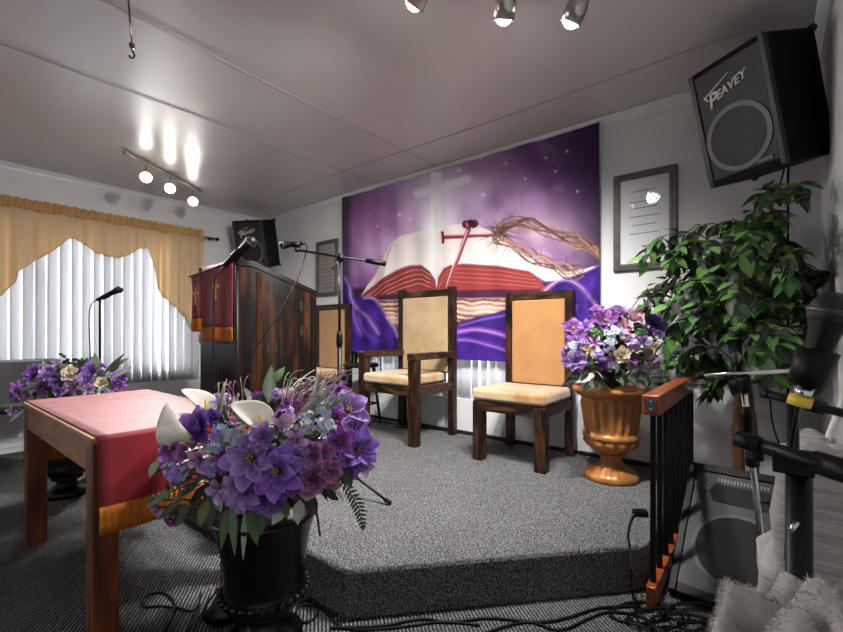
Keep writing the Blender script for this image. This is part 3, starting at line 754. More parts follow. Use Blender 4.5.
VI = lin((118, 56, 176)); VL = lin((176, 128, 220)); LI = lin((210, 180, 228)); PLM = lin((116, 36, 128)); DP = lin((82, 28, 128)); WH = lin((226, 222, 220)); BL = lin((170, 180, 224)); CR = lin((232, 212, 168)); MV = lin((196, 136, 184)); MG = lin((166, 66, 176)); PK = lin((214, 178, 196))
K = {
 'big': (fl_open(rnd, DP, VL, 6, 2, edge=LI), True), 'big2': (fl_open(rnd, lin((76, 34, 140)), lin((156, 106, 212)), 7, 2, edge=VL), True),
 'lil': (fl_open(rnd, PLM, LI, 5, 1), True), 'mag': (fl_open(rnd, DP, MG, 6, 2), True), 'plum': (fl_open(rnd, lin((60, 14, 70)), lin((120, 38, 128)), 5, 2, edge=VL), True),
 'peo': (fl_peony(rnd, lin((72, 24, 124)), VL), False), 'peo2': (fl_peony(rnd, VI, LI), False), 'daisy': (fl_daisy(rnd, lin((120, 84, 210)), lin((176, 124, 226))), True),
 'rose': (fl_rose(rnd, lin((120, 60, 120)), MV), False), 'roseW': (fl_rose(rnd, lin((206, 190, 150)), lin((230, 222, 204))), False), 'bud': (fl_rose(rnd, lin((190, 150, 150)), PK), False),
 'spi': (fl_spider(rnd, lin((206, 176, 104)), CR), False), 'clW': (fl_cluster(rnd, WH, lin((206, 214, 206)), BL), False), 'clP': (fl_cluster(rnd, LI, VL, PK), False), 'clB': (fl_cluster(rnd, BL, LI, VL), False),
 'grn': (fl_cluster(rnd, lin((70, 120, 40)), lin((96, 150, 56)), lin((50, 96, 36))), False)}
KM = {k: v[0].mesh('flower', M['petal'], True, True) for k, v in K.items()}
cm = MB(); cm.col = lin((54, 40, 30)); cm.ball((0, 0, .06), .12, 8, (1, 1, .7))
cm.col = lin((206, 190, 90))
for k in range(14):
    a = k * 2.4; r_ = .03 + .07 * (k % 3) / 2
    cm.tube([(r_ * math.cos(a), r_ * math.sin(a), .1), (r_ * 1.7 * math.cos(a), r_ * 1.7 * math.sin(a), .26)], [.012, .02], 5)
CM = cm.mesh('flower_centre', M['petal'], True, True)
def put_flower(root, k, p, d, r, roll=0):
    o = obj('flower', KM[k], None, root); o.matrix_local = Matrix.Translation(p) @ frame_to(d, roll) @ Matrix.Scale(r, 4)
    if K[k][1]:
        c = obj('flower_centre', CM, None, o)
    return o
def leaf_mb(mb, p, d, L, W, col, up=Vector((0, 0, 1)), fold=.25, bend=.3, n=5, col2=None):
    d = Vector(d).normalized(); side = d.cross(up)
    if side.length < .05: side = d.orthogonal()
    side.normalize(); nn = side.cross(d).normalized(); vs = []; cs = []
    for i in range(n + 1):
        t = i / n; w = W * .5 * math.sin(PI * min(1, (t * .96 + .02)) ** .8)
        c = Vector(p) + d * L * t - nn * bend * L * t * t
        for s in (-1, 0, 1):
            vs.append(c + side * w * s + nn * abs(s) * w * fold); cs.append(mixc(col, (1, 1, 1), .05) if s == 0 else (col2 or col))
    fs = [(i * 3 + j, (i + 1) * 3 + j, (i + 1) * 3 + j + 1, i * 3 + j + 1) for i in range(n) for j in range(2)]
    mb.add(vs, fs, None, cs)
def fern(mb, pts, L, col, n=14):
    cp_ = catmull(pts, 5); mb.col = mixc(col, (.1, .08, .05), .4); mb.tube(cp_, [.003] * len(cp_), 4)
    k = len(cp_)
    for i in range(1, k):
        t = i / k; d = (cp_[i] - cp_[i - 1]).normalized(); s = d.cross(Vector((CS * 0 - SN, CS, 0))).normalized()
        for sg in (-1, 1): leaf_mb(mb, cp_[i], s * sg + d * .6, L * math.sin(PI * (t * .85 + .12)), L * .3, col, up=Vector((SN, -CS, .2)), n=3, bend=.1)
def calla_mesh():
    m = MB(); mm_ = MB(); nu, nv = 14, 26
    def f(u, v):
        a = (v - .5) * 2 * PI * .97
        fl = u ** 1.9; r = .13 + .22 * u + .36 * fl * (1 + .25 * math.cos(a))
        z = -1.1 + 1.6 * u - .28 * fl * (1 - math.cos(a)) + .12 * fl * math.cos(a)
        tip = max(0, math.cos(a)) ** 6 * fl * .45
        return ((r + tip) * math.cos(a), r * math.sin(a), z + tip * .15 - (.2 * fl if abs(a) > 2.6 else 0))
    m.grid(f, nu, nv, lambda u, v: mixc(lin((168, 190, 120)), lin((240, 236, 228)), min(1, u * 2.2)))
    s = MB(); s.col = lin((220, 180, 70)); s.tube([(0, 0, -.7), (.02, 0, -.2), (.05, 0, .25)], [.05, .06, .03], 8)
    return m.mesh('calla_lily', M['petal'], True, True), s.mesh('spadix', M['petal'], True, True)
CALLA, SPAD = calla_mesh()
def bouquet(label, ctr, Rb, items, mid, extra, seed, pxs, rim_z, leaves):
    """ctr world centre, Rb = half sizes, items = (px,py,rpx,kind)"""
    root = thing('flower_bouquet', label, 'flowers', ctr); rn = random.Random(seed)
    d0 = -SN * ctr[0] + CS * ctr[1]; C0 = Vector(ctr); view = Vector((SN, -CS, 0))
    sd = Vector((CS, SN, 0)); stems = MB(); stems.col = lin((50, 74, 34))
    cpx = CX + F * (CS * ctr[0] + SN * ctr[1]) / d0; cpy = HY - F * (ctr[2] - EYE) / d0
    base = Vector((0, 0, rim_z - ctr[2]))
    for px, py, rp, k in items:
        u = (px - cpx) * d0 / F / Rb[0]; v = -(py - cpy) * d0 / F / Rb[1]; q = min(1, u * u + v * v)
        dep = math.sqrt(1 - q) * Rb[2] + rn.uniform(-.02, .02)
        p = at(px, py, d0 - dep) - C0
        n_ = (sd * u / Rb[0] + Vector((0, 0, v / Rb[1])) + view * math.sqrt(max(.02, 1 - q)) / Rb[2]).normalized()
        n_ = (n_ * .55 + view * .6 + Vector((0, 0, .18)) + Vector((rn.uniform(-.2, .2), rn.uniform(-.2, .2), rn.uniform(-.15, .2)))).normalized()
        put_flower(root, k, p, n_, rp * (d0 - dep) / F * 1.05, rn.uniform(0, 6))
        stems.tube(catmull([base, base.lerp(p, .5) * .9, p], 3), .003, 4)
    for i in range(extra):          # the side away from the camera
        a = rn.uniform(0, 2 * PI); e = rn.uniform(-.25, 1.3)
        n_ = (sd * math.cos(a) * math.cos(e) * 1 - view * abs(math.sin(a)) * math.cos(e) + Vector((0, 0, math.sin(e)))).normalized()
        p = sd * n_.dot(sd) * Rb[0] * .85 + view * n_.dot(view) * Rb[2] * .9 + Vector((0, 0, n_.z * Rb[1] * .8))
        put_flower(root, rn.choice(pxs), p, n_, rn.uniform(.035, .06), rn.uniform(0, 6))
        stems.tube(catmull([base, base.lerp(p, .5) * .9, p], 3), .003, 4)
    lf = MB()
    for i in range(leaves):
        a = rn.uniform(0, 2 * PI); e = rn.uniform(-.6, 1.3)
        n_ = Vector((math.cos(a) * math.cos(e), math.sin(a) * math.cos(e), math.sin(e)))
        p = Vector((n_.x * Rb[2], n_.y * Rb[2], n_.z * Rb[1])) * rn.uniform(.35, .75) + sd * n_.dot(sd) * (Rb[0] - Rb[2]) * .5
        col = rn.choice([lin((38, 66, 34)), lin((52, 84, 42)), lin((30, 48, 32)), lin((74, 100, 70)), lin((24, 34, 26))])
        leaf_mb(lf, p, n_ + Vector((rn.uniform(-.5, .5), rn.uniform(-.5, .5), rn.uniform(-.3, .3))), rn.uniform(.07, .13) * mid, rn.uniform(.03, .05) * mid, col)
    fi = MB(); fi.col = lin((24, 30, 22)); fi.ball((0, 0, -Rb[1] * .15), 1, 10, (Rb[2] * .5, Rb[2] * .5, Rb[1] * .55))
    return root, lf, stems, fi
def finish(root, lf, stems, fi):
    o = obj('leaves', lf, M['leaf'], root, True, vc=True); o['kind'] = 'stuff'
    obj('stems', stems, M['leaf'], root, True, vc=True); obj('foam_core', fi, M['leaf'], root, True, vc=True)

def urn_black(name, label, loc, s=1):
    u = thing(name, label, 'urn', loc)
    pf = [(.0, 0), (.125, 0), (.13, .012), (.128, .03), (.105, .042), (.09, .05), (.066, .065), (.055, .085), (.06, .10), (.085, .108), (.09, .12), (.08, .13), (.10, .142), (.135, .155), (.146, .175), (.146, .19), (.138, .205), (.136, .22), (.142, .30), (.155, .38), (.172, .44), (.182, .455), (.184, .465), (.176, .468), (.16, .45), (.14, .42), (0, .42)]
    obj('body', MB().lathe([(r * s, z * s) for r, z in pf], 56, cap=False), M['urnb'], u, smooth=True)
    rp = MB()
    for k in range(30):
        a = 2 * PI * k / 30; c = Vector((math.cos(a) * .147, math.sin(a) * .147, .19)) * s
        tdir = Vector((-math.sin(a), math.cos(a), .8)).normalized()
        rp.tube([c - tdir * .014 * s, c - tdir * .008 * s, c, c + tdir * .008 * s, c + tdir * .014 * s], [.003 * s, .009 * s, .011 * s, .009 * s, .003 * s], 7)
    obj('rope_moulding', rp, M['urnb'], u, smooth=True)
    return u
urn_black('pedestal_urn', 'black pedestal urn with rope band in the foreground beside the table', (-1.40, .845, 0))
urn_black('pedestal_urn', 'black pedestal urn standing behind and under the far end of the table', (-3.70, .76, 0))

# foreground bouquet
k5 = 3.328
def c5(x, y): return (140 + x / k5, 350 + y / k5)
its = []
for x, y, r, k in [(375, 360, 98, 'big'), (462, 402, 92, 'big2'), (205, 258, 70, 'peo'), (270, 275, 40, 'clB'), (200, 365, 45, 'lil'), (288, 368, 46, 'mag'), (266, 465, 46, 'lil'), (315, 285, 50, 'clW'), (350, 455, 72, 'peo2'), (432, 488, 62, 'peo'), (345, 505, 40, 'peo2'),
                   (582, 425, 48, 'rose'), (636, 398, 38, 'rose'), (575, 340, 46, 'rose'), (638, 445, 26, 'bud'), (560, 470, 26, 'bud'), (692, 205, 74, 'big'), (722, 330, 72, 'big2'), (665, 305, 50, 'mag'), (700, 385, 46, 'peo'), (745, 385, 36, 'lil'), (660, 150, 44, 'mag'), (715, 260, 48, 'peo2'),
                   (120, 415, 40, 'clB'), (62, 525, 32, 'lil'), (105, 565, 26, 'mag'), (110, 325, 46, 'mag'), (480, 230, 42, 'clP'), (500, 190, 36, 'mag'), (455, 145, 22, 'clP'), (560, 245, 40, 'clW'), (150, 345, 30, 'rose'), (245, 330, 40, 'clW'), (235, 400, 34, 'clB'), (530, 350, 42, 'peo2'), (620, 260, 34, 'clW'), (610, 340, 34, 'rose'), (520, 300, 40, 'lil'), (410, 290, 50, 'peo2'), (165, 260, 40, 'mag'), (505, 450, 40, 'mag'), (55, 500, 24, 'lil'), (150, 400, 26, 'lil'), (80, 545, 20, 'clP'), (600, 210, 36, 'clW'), (645, 225, 40, 'mag'), (245, 225, 30, 'peo')]:
    px, py = c5(x, y); its.append((px, py, r / k5, k))
C1 = at(262, 456, 1.55)
root, lf, stm, fi = bouquet('large purple silk bouquet with white calla lilies in the foreground black urn', C1, (.40, .26, .24), its, 1, 26, 5, ['big', 'peo', 'lil', 'mag', 'peo2', 'clP'], .46, 150)
def calla(px, py, dep, dirv, s, tip):
    o = obj('calla_lily', CALLA, None, root); p = at(px, py, dep) - C1
    az = Vector(dirv).normalized(); ax = (tip - az * tip.dot(az)).normalized(); ay = az.cross(ax)
    o.matrix_local = Matrix.Translation(p) @ Matrix((ax, ay, az)).transposed().to_4x4() @ Matrix.Scale(s, 4)
    k = o.modifiers.new('solid', 'SOLIDIFY'); k.thickness = .02
    obj('spadix', SPAD, None, o)
    stm.tube(catmull([(0, 0, -.2), (p * .5), p - Vector(dirv).normalized() * s], 4), .005, 6)
vw = Vector((SN, -CS, 0)); sdv = Vector((CS, SN, 0)); UP = Vector((0, 0, 1))
calla(260, 418, 1.34, UP * .75 + vw * .55 + sdv * .05, .068, -sdv + UP * .2)
calla(170, 430, 1.30, UP * .5 - sdv * .75 + vw * .30, .072, UP * .8 + sdv * .5 + vw * .4)
calla(206, 404, 1.50, UP * .85 + vw * .25 + sdv * .1, .066, -sdv)
# tall pale leaf, grasses, hanging foliage
pg = lin((150, 172, 140))
leaf_mb(lf, at(268, 402, 1.5) - C1, UP * 1 + sdv * .12, .13, .045, pg, up=vw, bend=-.05, col2=lin((112, 140, 96)))
leaf_mb(lf, at(274, 382, 1.48) - C1, UP * .8 + sdv * .5, .06, .03, lin((130, 158, 104)), up=vw)
gr = MB(); rn = random.Random(4)
for k in range(64):
    left = k % 5 == 0
    b = at(rn.uniform(272, 305) if not left else rn.uniform(215, 245), rn.uniform(410, 425), 1.45) - C1
    if left: e = at(rn.uniform(208, 256), rn.uniform(375, 398), 1.5) - C1
    else: e = at(rn.uniform(280, 362), rn.uniform(368, 432), 1.5 + rn.uniform(-.15, .12)) - C1
    gr.col = rn.choice([lin((206, 204, 196)), lin((172, 120, 150)), lin((150, 84, 120)), lin((190, 196, 176)), lin((140, 150, 120))])
    mid_ = (b + e) / 2 + UP * rn.uniform(.02, .07); q = catmull([b, mid_, e], 5); gr.tube(q, [.0028 * (1 - i / len(q)) + .0006 for i in range(len(q))], 4)
for k in range(14):
    b = at(300 + rn.uniform(-12, 12), 425, 1.42) - C1; e = at(rn.uniform(315, 358), rn.uniform(366, 400), 1.42) - C1
    leaf_mb(gr, b, e - b, (e - b).length, .012, rn.choice([lin((170, 178, 160)), lin((206, 208, 200)), lin((120, 140, 110))]), up=vw, bend=-.08)
o = obj('grass_spray', gr, M['leaf'], root, True, vc=True); o['kind'] = 'stuff'
fe = MB(); P_ = lambda x, y, d: at(x, y, d) - C1
fern(fe, [P_(338, 476, 1.4), P_(350, 492, 1.36), P_(359, 510, 1.35), P_(363, 528, 1.35)], .028, lin((58, 74, 34)))
obj('fern_frond', fe, M['leaf'], root, True, vc=True); fe = MB()
fern(fe, [P_(200, 480, 1.4), P_(175, 490, 1.38), P_(150, 500, 1.38)], .03, lin((70, 100, 60)))
obj('fern_frond', fe, M['leaf'], root, True, vc=True)
tr_ = MB(); tr_.col = lin((96, 74, 110)); q = catmull([P_(314, 498, 1.42), P_(317, 515, 1.4), P_(320, 535, 1.4)], 8); tr_.tube(q, .0015, 4)
for p in q: tr_.ball(tuple(p), .005, 4)
obj('trailing_sprig', tr_, M['leaf'], root, True, vc=True)
for (x0, y0, x1, y1, w, c) in [(232, 500, 236, 555, .03, (92, 122, 88)), (228, 505, 222, 550, .03, (60, 92, 50)), (252, 505, 258, 545, .05, (66, 102, 44)), (262, 505, 262, 535, .045, (52, 86, 40)), (245, 510, 244, 560, .02, (150, 170, 150)), (300, 500, 298, 525, .04, (176, 190, 176)), (285, 505, 272, 525, .04, (170, 186, 168)), (208, 500, 200, 527, .04, (104, 110, 52)), (285, 500, 288, 520, .03, (90, 120, 50)), (172, 490, 146, 508, .02, (80, 112, 74)), (180, 500, 158, 520, .025, (44, 66, 40)), (310, 495, 316, 515, .04, (40, 56, 34)), (190, 500, 176, 528, .03, (40, 58, 36)), (214, 500, 210, 530, .035, (38, 60, 34)), (345, 470, 352, 488, .04, (36, 50, 34)), (326, 490, 340, 500, .03, (44, 60, 34)), (158, 460, 150, 478, .03, (110, 130, 90)), (218, 495, 222, 512, .04, (70, 96, 60))]:
    b = P_(x0, y0, 1.38); e = P_(x1, y1, 1.34); leaf_mb(lf, b, e - b, (e - b).length, w, lin(c), up=vw, bend=-.05)
leaf_mb(lf, P_(183, 503, 1.38), P_(190, 506, 1.35) - P_(180, 501, 1.38), .03, .02, lin((226, 140, 40)), up=vw)
finish(root, lf, stm, fi)

# gold urn + bouquet
UG = (-.775, 2.83, ST + .001)
u = thing('pedestal_urn', 'fluted bronze gold pedestal urn on stage beside the armless chair', 'urn', UG)
pf = [(.0, 0), (.155, 0), (.16, .015), (.155, .035), (.135, .05), (.11, .065), (.075, .09), (.06, .115), (.062, .135), (.08, .142), (.082, .152), (.075, .16)]
obj('foot', MB().lathe(pf + [(0, .16)], 72, mod=lambda t, z, i: 1 + (.035 * math.cos(18 * t) if 4 <= i <= 7 else 0), cap=False), M['urng'], u, smooth=True)
pb = [(.0, .158), (.075, .16), (.10, .175), (.135, .205), (.152, .235), (.155, .25)]
obj('lower_bowl', MB().lathe(pb, 96, mod=lambda t, z, i: 1 + (.10 * abs(math.sin(7 * t + z * 20)) if 1 < i < 5 else 0), cap=False), M['urng'], u, smooth=True)
pc_ = [(.155, .25), (.165, .255), (.168, .27), (.16, .285), (.15, .295), (.146, .31), (.147, .33), (.15, .36), (.157, .41), (.166, .46), (.172, .49), (.178, .505)]
obj('fluted_body', MB().lathe(pc_, 144, mod=lambda t, z, i: 1 + (.085 * abs(math.cos(10 * t)) ** 1.5 if 5 <= i <= 9 else 0), cap=False), M['urng'], u, smooth=True)
pd = [(.178, .505), (.195, .515), (.215, .53), (.225, .545), (.226, .56), (.215, .57), (.20, .572), (.18, .56), (.165, .53), (0, .53)]
obj('rim', MB().lathe(pd, 72, cap=False), M['urng'], u, smooth=True)
k7 = 5.744
its = []
for x, y, r, k in [(285, 180, 82, 'plum'), (105, 225, 66, 'plum'), (567, 200, 92, 'daisy'), (450, 165, 56, 'bud'), (335, 240, 58, 'clW'), (240, 258, 40, 'grn'), (195, 350, 62, 'spi'), (522, 345, 68, 'spi'), (615, 440, 58, 'spi'), (375, 370, 50, 'roseW'), (120, 405, 66, 'peo2'), (315, 400, 40, 'lil'),
                   (440, 300, 56, 'clP'), (520, 462, 50, 'clW'), (180, 215, 44, 'peo2'), (250, 370, 46, 'clB'), (350, 130, 50, 'plum'), (400, 210, 44, 'bud'), (480, 245, 36, 'grn'), (560, 400, 44, 'clP'), (440, 440, 40, 'lil'), (100, 330, 44, 'clW'), (600, 270, 46, 'plum'), (450, 400, 36, 'plum'), (75, 410, 40, 'peo2'), (160, 300, 40, 'clB'), (310, 310, 40, 'clW'), (245, 120, 44, 'plum'), (220, 430, 34, 'grn'), (600, 480, 36, 'clW'), (530, 530, 30, 'grn'), (400, 260, 46, 'clP'), (330, 440, 40, 'clW'), (150, 260, 40, 'plum'), (500, 300, 40, 'peo2'), (230, 300, 40, 'lil'), (380, 130, 44, 'peo2'), (500, 130, 44, 'bud'), (560, 330, 50, 'spi'), (640, 420, 40, 'spi'), (270, 430, 36, 'mag'), (150, 450, 38, 'clP'), (580, 520, 36, 'lil'), (640, 350, 36, 'clP')]:
    its.append((555 + x / k7, 290 + y / k7, r / k7, k))
C2 = at(612, 350, 2.68)
root, lf, stm, fi = bouquet('purple, cream and white silk bouquet in the gold urn', C2, (.33, .25, .24), its, .8, 16, 8, ['plum', 'peo', 'lil', 'spi', 'clW', 'clP'], .74, 330)
vb = lambda x, y, d: at(x, y, d) - C2
b = vb(630, 320, 2.6); e = vb(645, 298, 2.6)
tw = MB(); tw.col = lin((120, 80, 90)); tw.tube(catmull([vb(622, 330, 2.6), vb(632, 308, 2.6), vb(648, 288, 2.6)], 5), .003, 5)
leaf_mb(tw, vb(645, 306, 2.58), UP, .05, .02, lin((120, 90, 100)), up=vw)
obj('twig', tw, M['leaf'], root, True, vc=True)
for k in range(26):
    x = rnd.uniform(572, 668); y = 372 + rnd.uniform(-8, 10); b = vb(x, y, 2.5); leaf_mb(lf, b, sdv * (x - 612) / 60 + vw * .4 - UP * rnd.uniform(0, .8), .08, .04, rnd.choice([lin((30, 54, 30)), lin((60, 100, 60)), lin((120, 140, 110)), lin((24, 36, 26))]), up=vw)
finish(root, lf, stm, fi)

# left bouquet behind the table
its = []
for px, py, r, k in [(36, 374, 10, 'peo'), (50, 374, 10, 'peo2'), (57, 380, 8, 'peo'), (72.6, 374, 8.5, 'roseW'), (91, 372, 9, 'peo'), (87, 380, 8, 'peo2'), (74, 387, 9, 'lil'), (17.5, 396, 8, 'peo2'), (28, 394, 8, 'lil'), (13, 411, 6, 'lil'), (89, 389, 7, 'lil'), (121, 378, 8, 'peo'), (118, 386, 7, 'mag'), (32, 387, 6, 'lil'), (45, 388, 8, 'mag'), (60, 391, 7, 'big'), (103, 383, 6, 'roseW'), (95, 364, 6, 'peo'), (112, 388, 6, 'peo2'), (20, 404, 6, 'mag')]:
    its.append((px, py, r, k))
C3 = at(68, 384, 2.9)
root, lf, stm, fi = bouquet('purple silk bouquet with white rose behind the communion table', C3, (.40, .17, .20), its, .9, 12, 12, ['peo', 'lil', 'mag', 'clP'], .45, 120)
vb = lambda x, y, d: at(x, y, d) - C3
for (x0, y0, x1, y1, w, c) in [(104, 374, 126, 353, .03, (60, 72, 50)), (110, 372, 122, 362, .04, (40, 56, 36)), (98, 372, 95, 352, .05, (104, 130, 90)), (112, 378, 134, 366, .025, (150, 160, 136)), (112, 366, 130, 358, .03, (110, 120, 100)), (30, 404, 0, 405, .02, (130, 150, 110)), (26, 408, 10, 422, .02, (150, 165, 130)), (108, 384, 100, 374, .06, (40, 80, 34)), (104, 376, 112, 390, .06, (44, 84, 38))]:
    b = vb(x0, y0, 2.75); e = vb(x1, y1, 2.75); leaf_mb(lf, b, e - b, (e - b).length, w, lin(c), up=vw, bend=-.05)
br = MB(); br.col = lin((36, 40, 34))
for a in ([(78, 372), (70, 362), (61, 355)], [(76, 368), (74, 360), (80, 362)], [(72, 366), (66, 362), (64, 364)]):
    q = catmull([vb(x, y, 2.78) for x, y in a], 5); br.tube(q, .003, 4)
    for p in q[::2]: br.ball(tuple(p + Vector((0, 0, .006))), .013, 5, (1, 1, .6))
obj('dark_berry_twig', br, M['leaf'], root, True, vc=True)
finish(root, lf, stm, fi)

# ------------------------------------------------------------------ ficus tree
def ficus():
    bx, by = -.125, 2.93
    t = thing('ficus_tree', 'tall artificial ficus tree in the right corner below the large speaker', 'plant', (bx, by, 0))
    obj('pot', MB().lathe([(0, 0), (.11, 0), (.13, .1), (.145, .22), (.15, .24), (.135, .24), (.125, .2), (0, .2)], 28, cap=False), M['wicker'], t, smooth=True)
    rn = random.Random(31)
    for pts, r0 in (([(0, 0, .2), (-.02, .0, .5), (-.005, 0, .9), (-.04, 0, 1.3), (-.07, 0, 1.6)], .032), ([(.05, .0, .2), (.055, 0, .5), (.03, -.02, .8), (.04, 0, 1.15), (.07, 0, 1.6)], .024)):
        q = catmull(pts, 8); obj('trunk', MB().tube(q, [r0 * (1 - .55 * i / len(q)) * (1 + .06 * math.sin(i * 2.3)) for i in range(len(q))], 10), M['bark'], t, smooth=True)
    brm = MB(); lf = MB(); brm.col = lin((104, 90, 70))
    cols = [(50, 104, 36), (70, 126, 46), (42, 84, 32), (94, 146, 62), (28, 48, 28), (36, 42, 38), (62, 60, 64), (40, 74, 30), (118, 160, 84), (24, 36, 24)]
    def lim(p): return Vector((min(p.x, .195 - bx), min(p.y, .29), p.z))
    for k in range(74):
        z0 = rn.uniform(.84, 1.70); a = rn.uniform(0, 2 * PI)
        # reaching a rounded crown, wider toward the room
        R_ = .50 * math.sqrt(max(.12, 1 - ((z0 - 1.28) / .60) ** 2)) * rn.uniform(.55, 1.08)
        d = Vector((math.cos(a), math.sin(a), 0))
        if d.x > 0: d.x *= .62; d.y = -abs(d.y) * 1.25 - .1
        if d.y > .3: d.y *= .45
        if d.x < -.2 and z0 < 1.42: R_ *= .62 + .3 * max(0, (z0 - .9) / .5)
        s = Vector((0, 0, z0 * .93)); e = s + d * R_ + UP * rn.uniform(.0, .22); m_ = (s + e) / 2 + UP * rn.uniform(.03, .10)
        tip = e + d * .08 - UP * rn.uniform(.02, .12)
        q = [lim(p) for p in catmull([s, m_, e, tip], 6)]
        brm.tube(q, [.0045 * (1 - .8 * i / len(q)) for i in range(len(q))], 4)
        for i in range(4, len(q)):
            for _ in range(2 if rn.random() < .75 else 1):
                dd = (d * .6 + Vector((rn.uniform(-1, 1), rn.uniform(-1, 1), rn.uniform(-1.5, .25)))).normalized()
                L_ = rn.uniform(.065, .11); pos = q[i] + dd * .012
                tipc = pos + dd * L_
                if tipc.x + bx > .20: dd.x = -abs(dd.x)
                if tipc.y + by > 3.19: dd.y = -abs(dd.y)
                c = lin(rn.choice(cols)); upv = Vector((rn.uniform(-.5, .5), rn.uniform(-.8, .2), 1)).normalized()
                leaf_mb(lf, pos, dd, L_, L_ * .52, c, up=upv, fold=.22, bend=.22, n=5, col2=mixc(c, (0, 0, 0), .08))
    obj('branches', brm, M['leaf'], t, True, vc=True)
    o = obj('foliage', lf, M['leaf'], t, True, vc=True); o['kind'] = 'stuff'
    # top-left sprigs
    return t
ficus()

# ------------------------------------------------------------------ loudspeakers
def speaker(label, pos, yaw, pit, roll, w, h, d, logo=True):
    t = thing('loudspeaker', label, 'speaker', pos)
    t.rotation_mode = 'XYZ'
    t.matrix_world = Matrix.Translation(pos) @ Matrix.Rotation(yaw, 4, 'Z') @ Matrix.Rotation(pit, 4, 'X') @ Matrix.Rotation(roll, 4, 'Y')
    a, b = w / 2, h / 2
    m = MB(); # side taper: narrower rear
    m.add([(-a, .02, -b), (a, .02, -b), (a, .02, b), (-a, .02, b), (-a * .8, d, -b), (a * .8, d, -b), (a * .8, d, b), (-a * .8, d, b)], [(0, 1, 2, 3), (4, 7, 6, 5), (0, 4, 5, 1), (1, 5, 6, 2), (2, 6, 7, 3), (3, 7, 4, 0)])
    m = MB().box((-a, .02, -b), (a, d, b))
    obj('cabinet', m, M['tolex'], t, bevel=.008)
    e = .022; m = MB()
    m.box((-a, 0, -b), (-a + e * 1.3, .03, b)).box((a - e * 1.3, 0, -b), (a, .03, b))
    obj('side_edging', m, M['corner'], t, bevel=.006)
    obj('top_lip', MB().box((-a + e * 1.3, 0, b - e), (a - e * 1.3, .03, b)), M['tolex'], t, bevel=.004)
    obj('bottom_lip', MB().box((-a + e * 1.3, 0, -b), (a - e * 1.3, .03, -b + e * 1.6)), M['tolex'], t, bevel=.004)
    obj('grille', MB().box((-a + e * 1.3, .008, -b + e * 1.6), (a - e * 1.3, .022, b - e)), M['grille'], t)
    R0 = (w - 2.6 * e) * .495; cz = -b + e * 1.6 + R0 + .006
    rt = Matrix.Translation((0, .008, cz)) @ Matrix.Rotation(R(90), 4, 'X')
    obj('woofer_ring', MB().lathe([(R0 * .86, .0), (R0 * .86, .006), (R0, .006), (R0, 0)], 56, rt), M['ring'], t, smooth=False)
    obj('woofer', MB().lathe([(.0, .001), (R0 * .86, .0035)], 56, rt, cap=False), M['cone'], t, smooth=True)
    if logo:
        m = MB(); rl = Matrix.Translation((-w * .03, .005, b - h * .25)) @ Matrix.Rotation(R(-14), 4, 'Y') @ Matrix.Rotation(R(90), 4, 'X')
        x = text_mb('EAVEY', w * .145, .002, .35); m.add(x.v, x.f, rl @ Matrix.Translation((w * .05, 0, 0)))
        x = text_mb('P', w * .24, .002, .35); m.add(x.v, x.f, rl @ Matrix.Translation((-w * .22, -.004, 0)))
        sw = [(-.27, -.02), (-.30, .045), (.10, .105), (.10, .095), (-.26, .035), (-.245, -.03)]
        m.prism([(p[0] * w, p[1] * w + .02) for p in sw], 0, .003, rl)
        obj('logo_lettering', m, M['silver'] if False else M['whitep'], t)
    obj('badge', MB().box((a * .35, .002, -b + e * 2), (a * .72, .009, -b + e * 2.7)), M['ring'], t)
    m = MB()
    for sx in (-1, 1):
        for sz in (-1, 1): m.ball((sx * (a - .006), d - .008, sz * (b - .006)), .02, 6)
    obj('corner_protectors', m, M['corner'], t, smooth=True)
    m = MB().box((-.03, d, -.06), (.03, d + .02, .06)); obj('mount_plate', m, M['blackm'], t)
    obj('mount_arm', MB().tube([(0, d + .01, 0), (0, d + .10, .03)], .014, 8), M['blackm'], t, smooth=True)
    return t
ks = .962
speaker('large black loudspeaker tilted down in the upper right corner', Vector((-.152 * ks, 2.747 * ks, EYE + (2.201 - EYE) * ks)), -.601, .264, 0, .40 * ks, .618 * ks, .36 * ks)
kb = .975
speaker('black loudspeaker hung in far left ceiling corner behind the pulpit', Vector((-4.982 * kb, 2.796 * kb, EYE + (2.159 - EYE) * kb)), .469, .274, .02, .40 * kb, .58 * kb, .32 * kb)

# floor monitor cabinet
t = thing('floor_speaker', 'black floor speaker cabinet leaning back beside the stage railing', 'speaker', (-.06, 1.98, .0))
th = math.atan2(.41, .46); L_ = .63; wd = .42
t.matrix_world = Matrix.Translation((-.125, 2.02, .035)) @ Matrix.Rotation(R(-3), 4, 'Z') @ Matrix.Rotation(th - R(90), 4, 'X')
# local: z along the face (upwards), -y front
a = wd / 2
m = MB(); m.add([(x, y, z) for x in (-a, a) for y, z in ((.02, 0), (.02, L_), (.10, L_ + .02), (.36, .42), (.06, -.0))], [(0, 1, 2, 3, 4), (9, 8, 7, 6, 5)] + [(i, 5 + i, 5 + (i + 1) % 5, (i + 1) % 5) for i in range(5)])
obj('cabinet', m, M['tolex'], t, bevel=.006)
m = MB().box((-a, -.004, 0), (-a + .03, .03, L_)).box((a - .03, -.004, 0), (a, .03, L_)).box((-a + .03, -.004, L_ - .04), (a - .03, .03, L_)).box((-a + .03, -.004, 0), (a - .03, .03, .04)); obj('front_edging', m, M['corner'] if False else M['black'], t, bevel=.005)
obj('grille', MB().box((-a + .03, .004, .04), (a - .03, .022, L_ - .04)), M['cone'], t)
rt = Matrix.Translation((.01, .004, .235)) @ Matrix.Rotation(R(90), 4, 'X')
obj('woofer_ring', MB().lathe([(.150, .0), (.150, .004), (.165, .004), (.165, 0)], 56, rt), M['grille'], t)
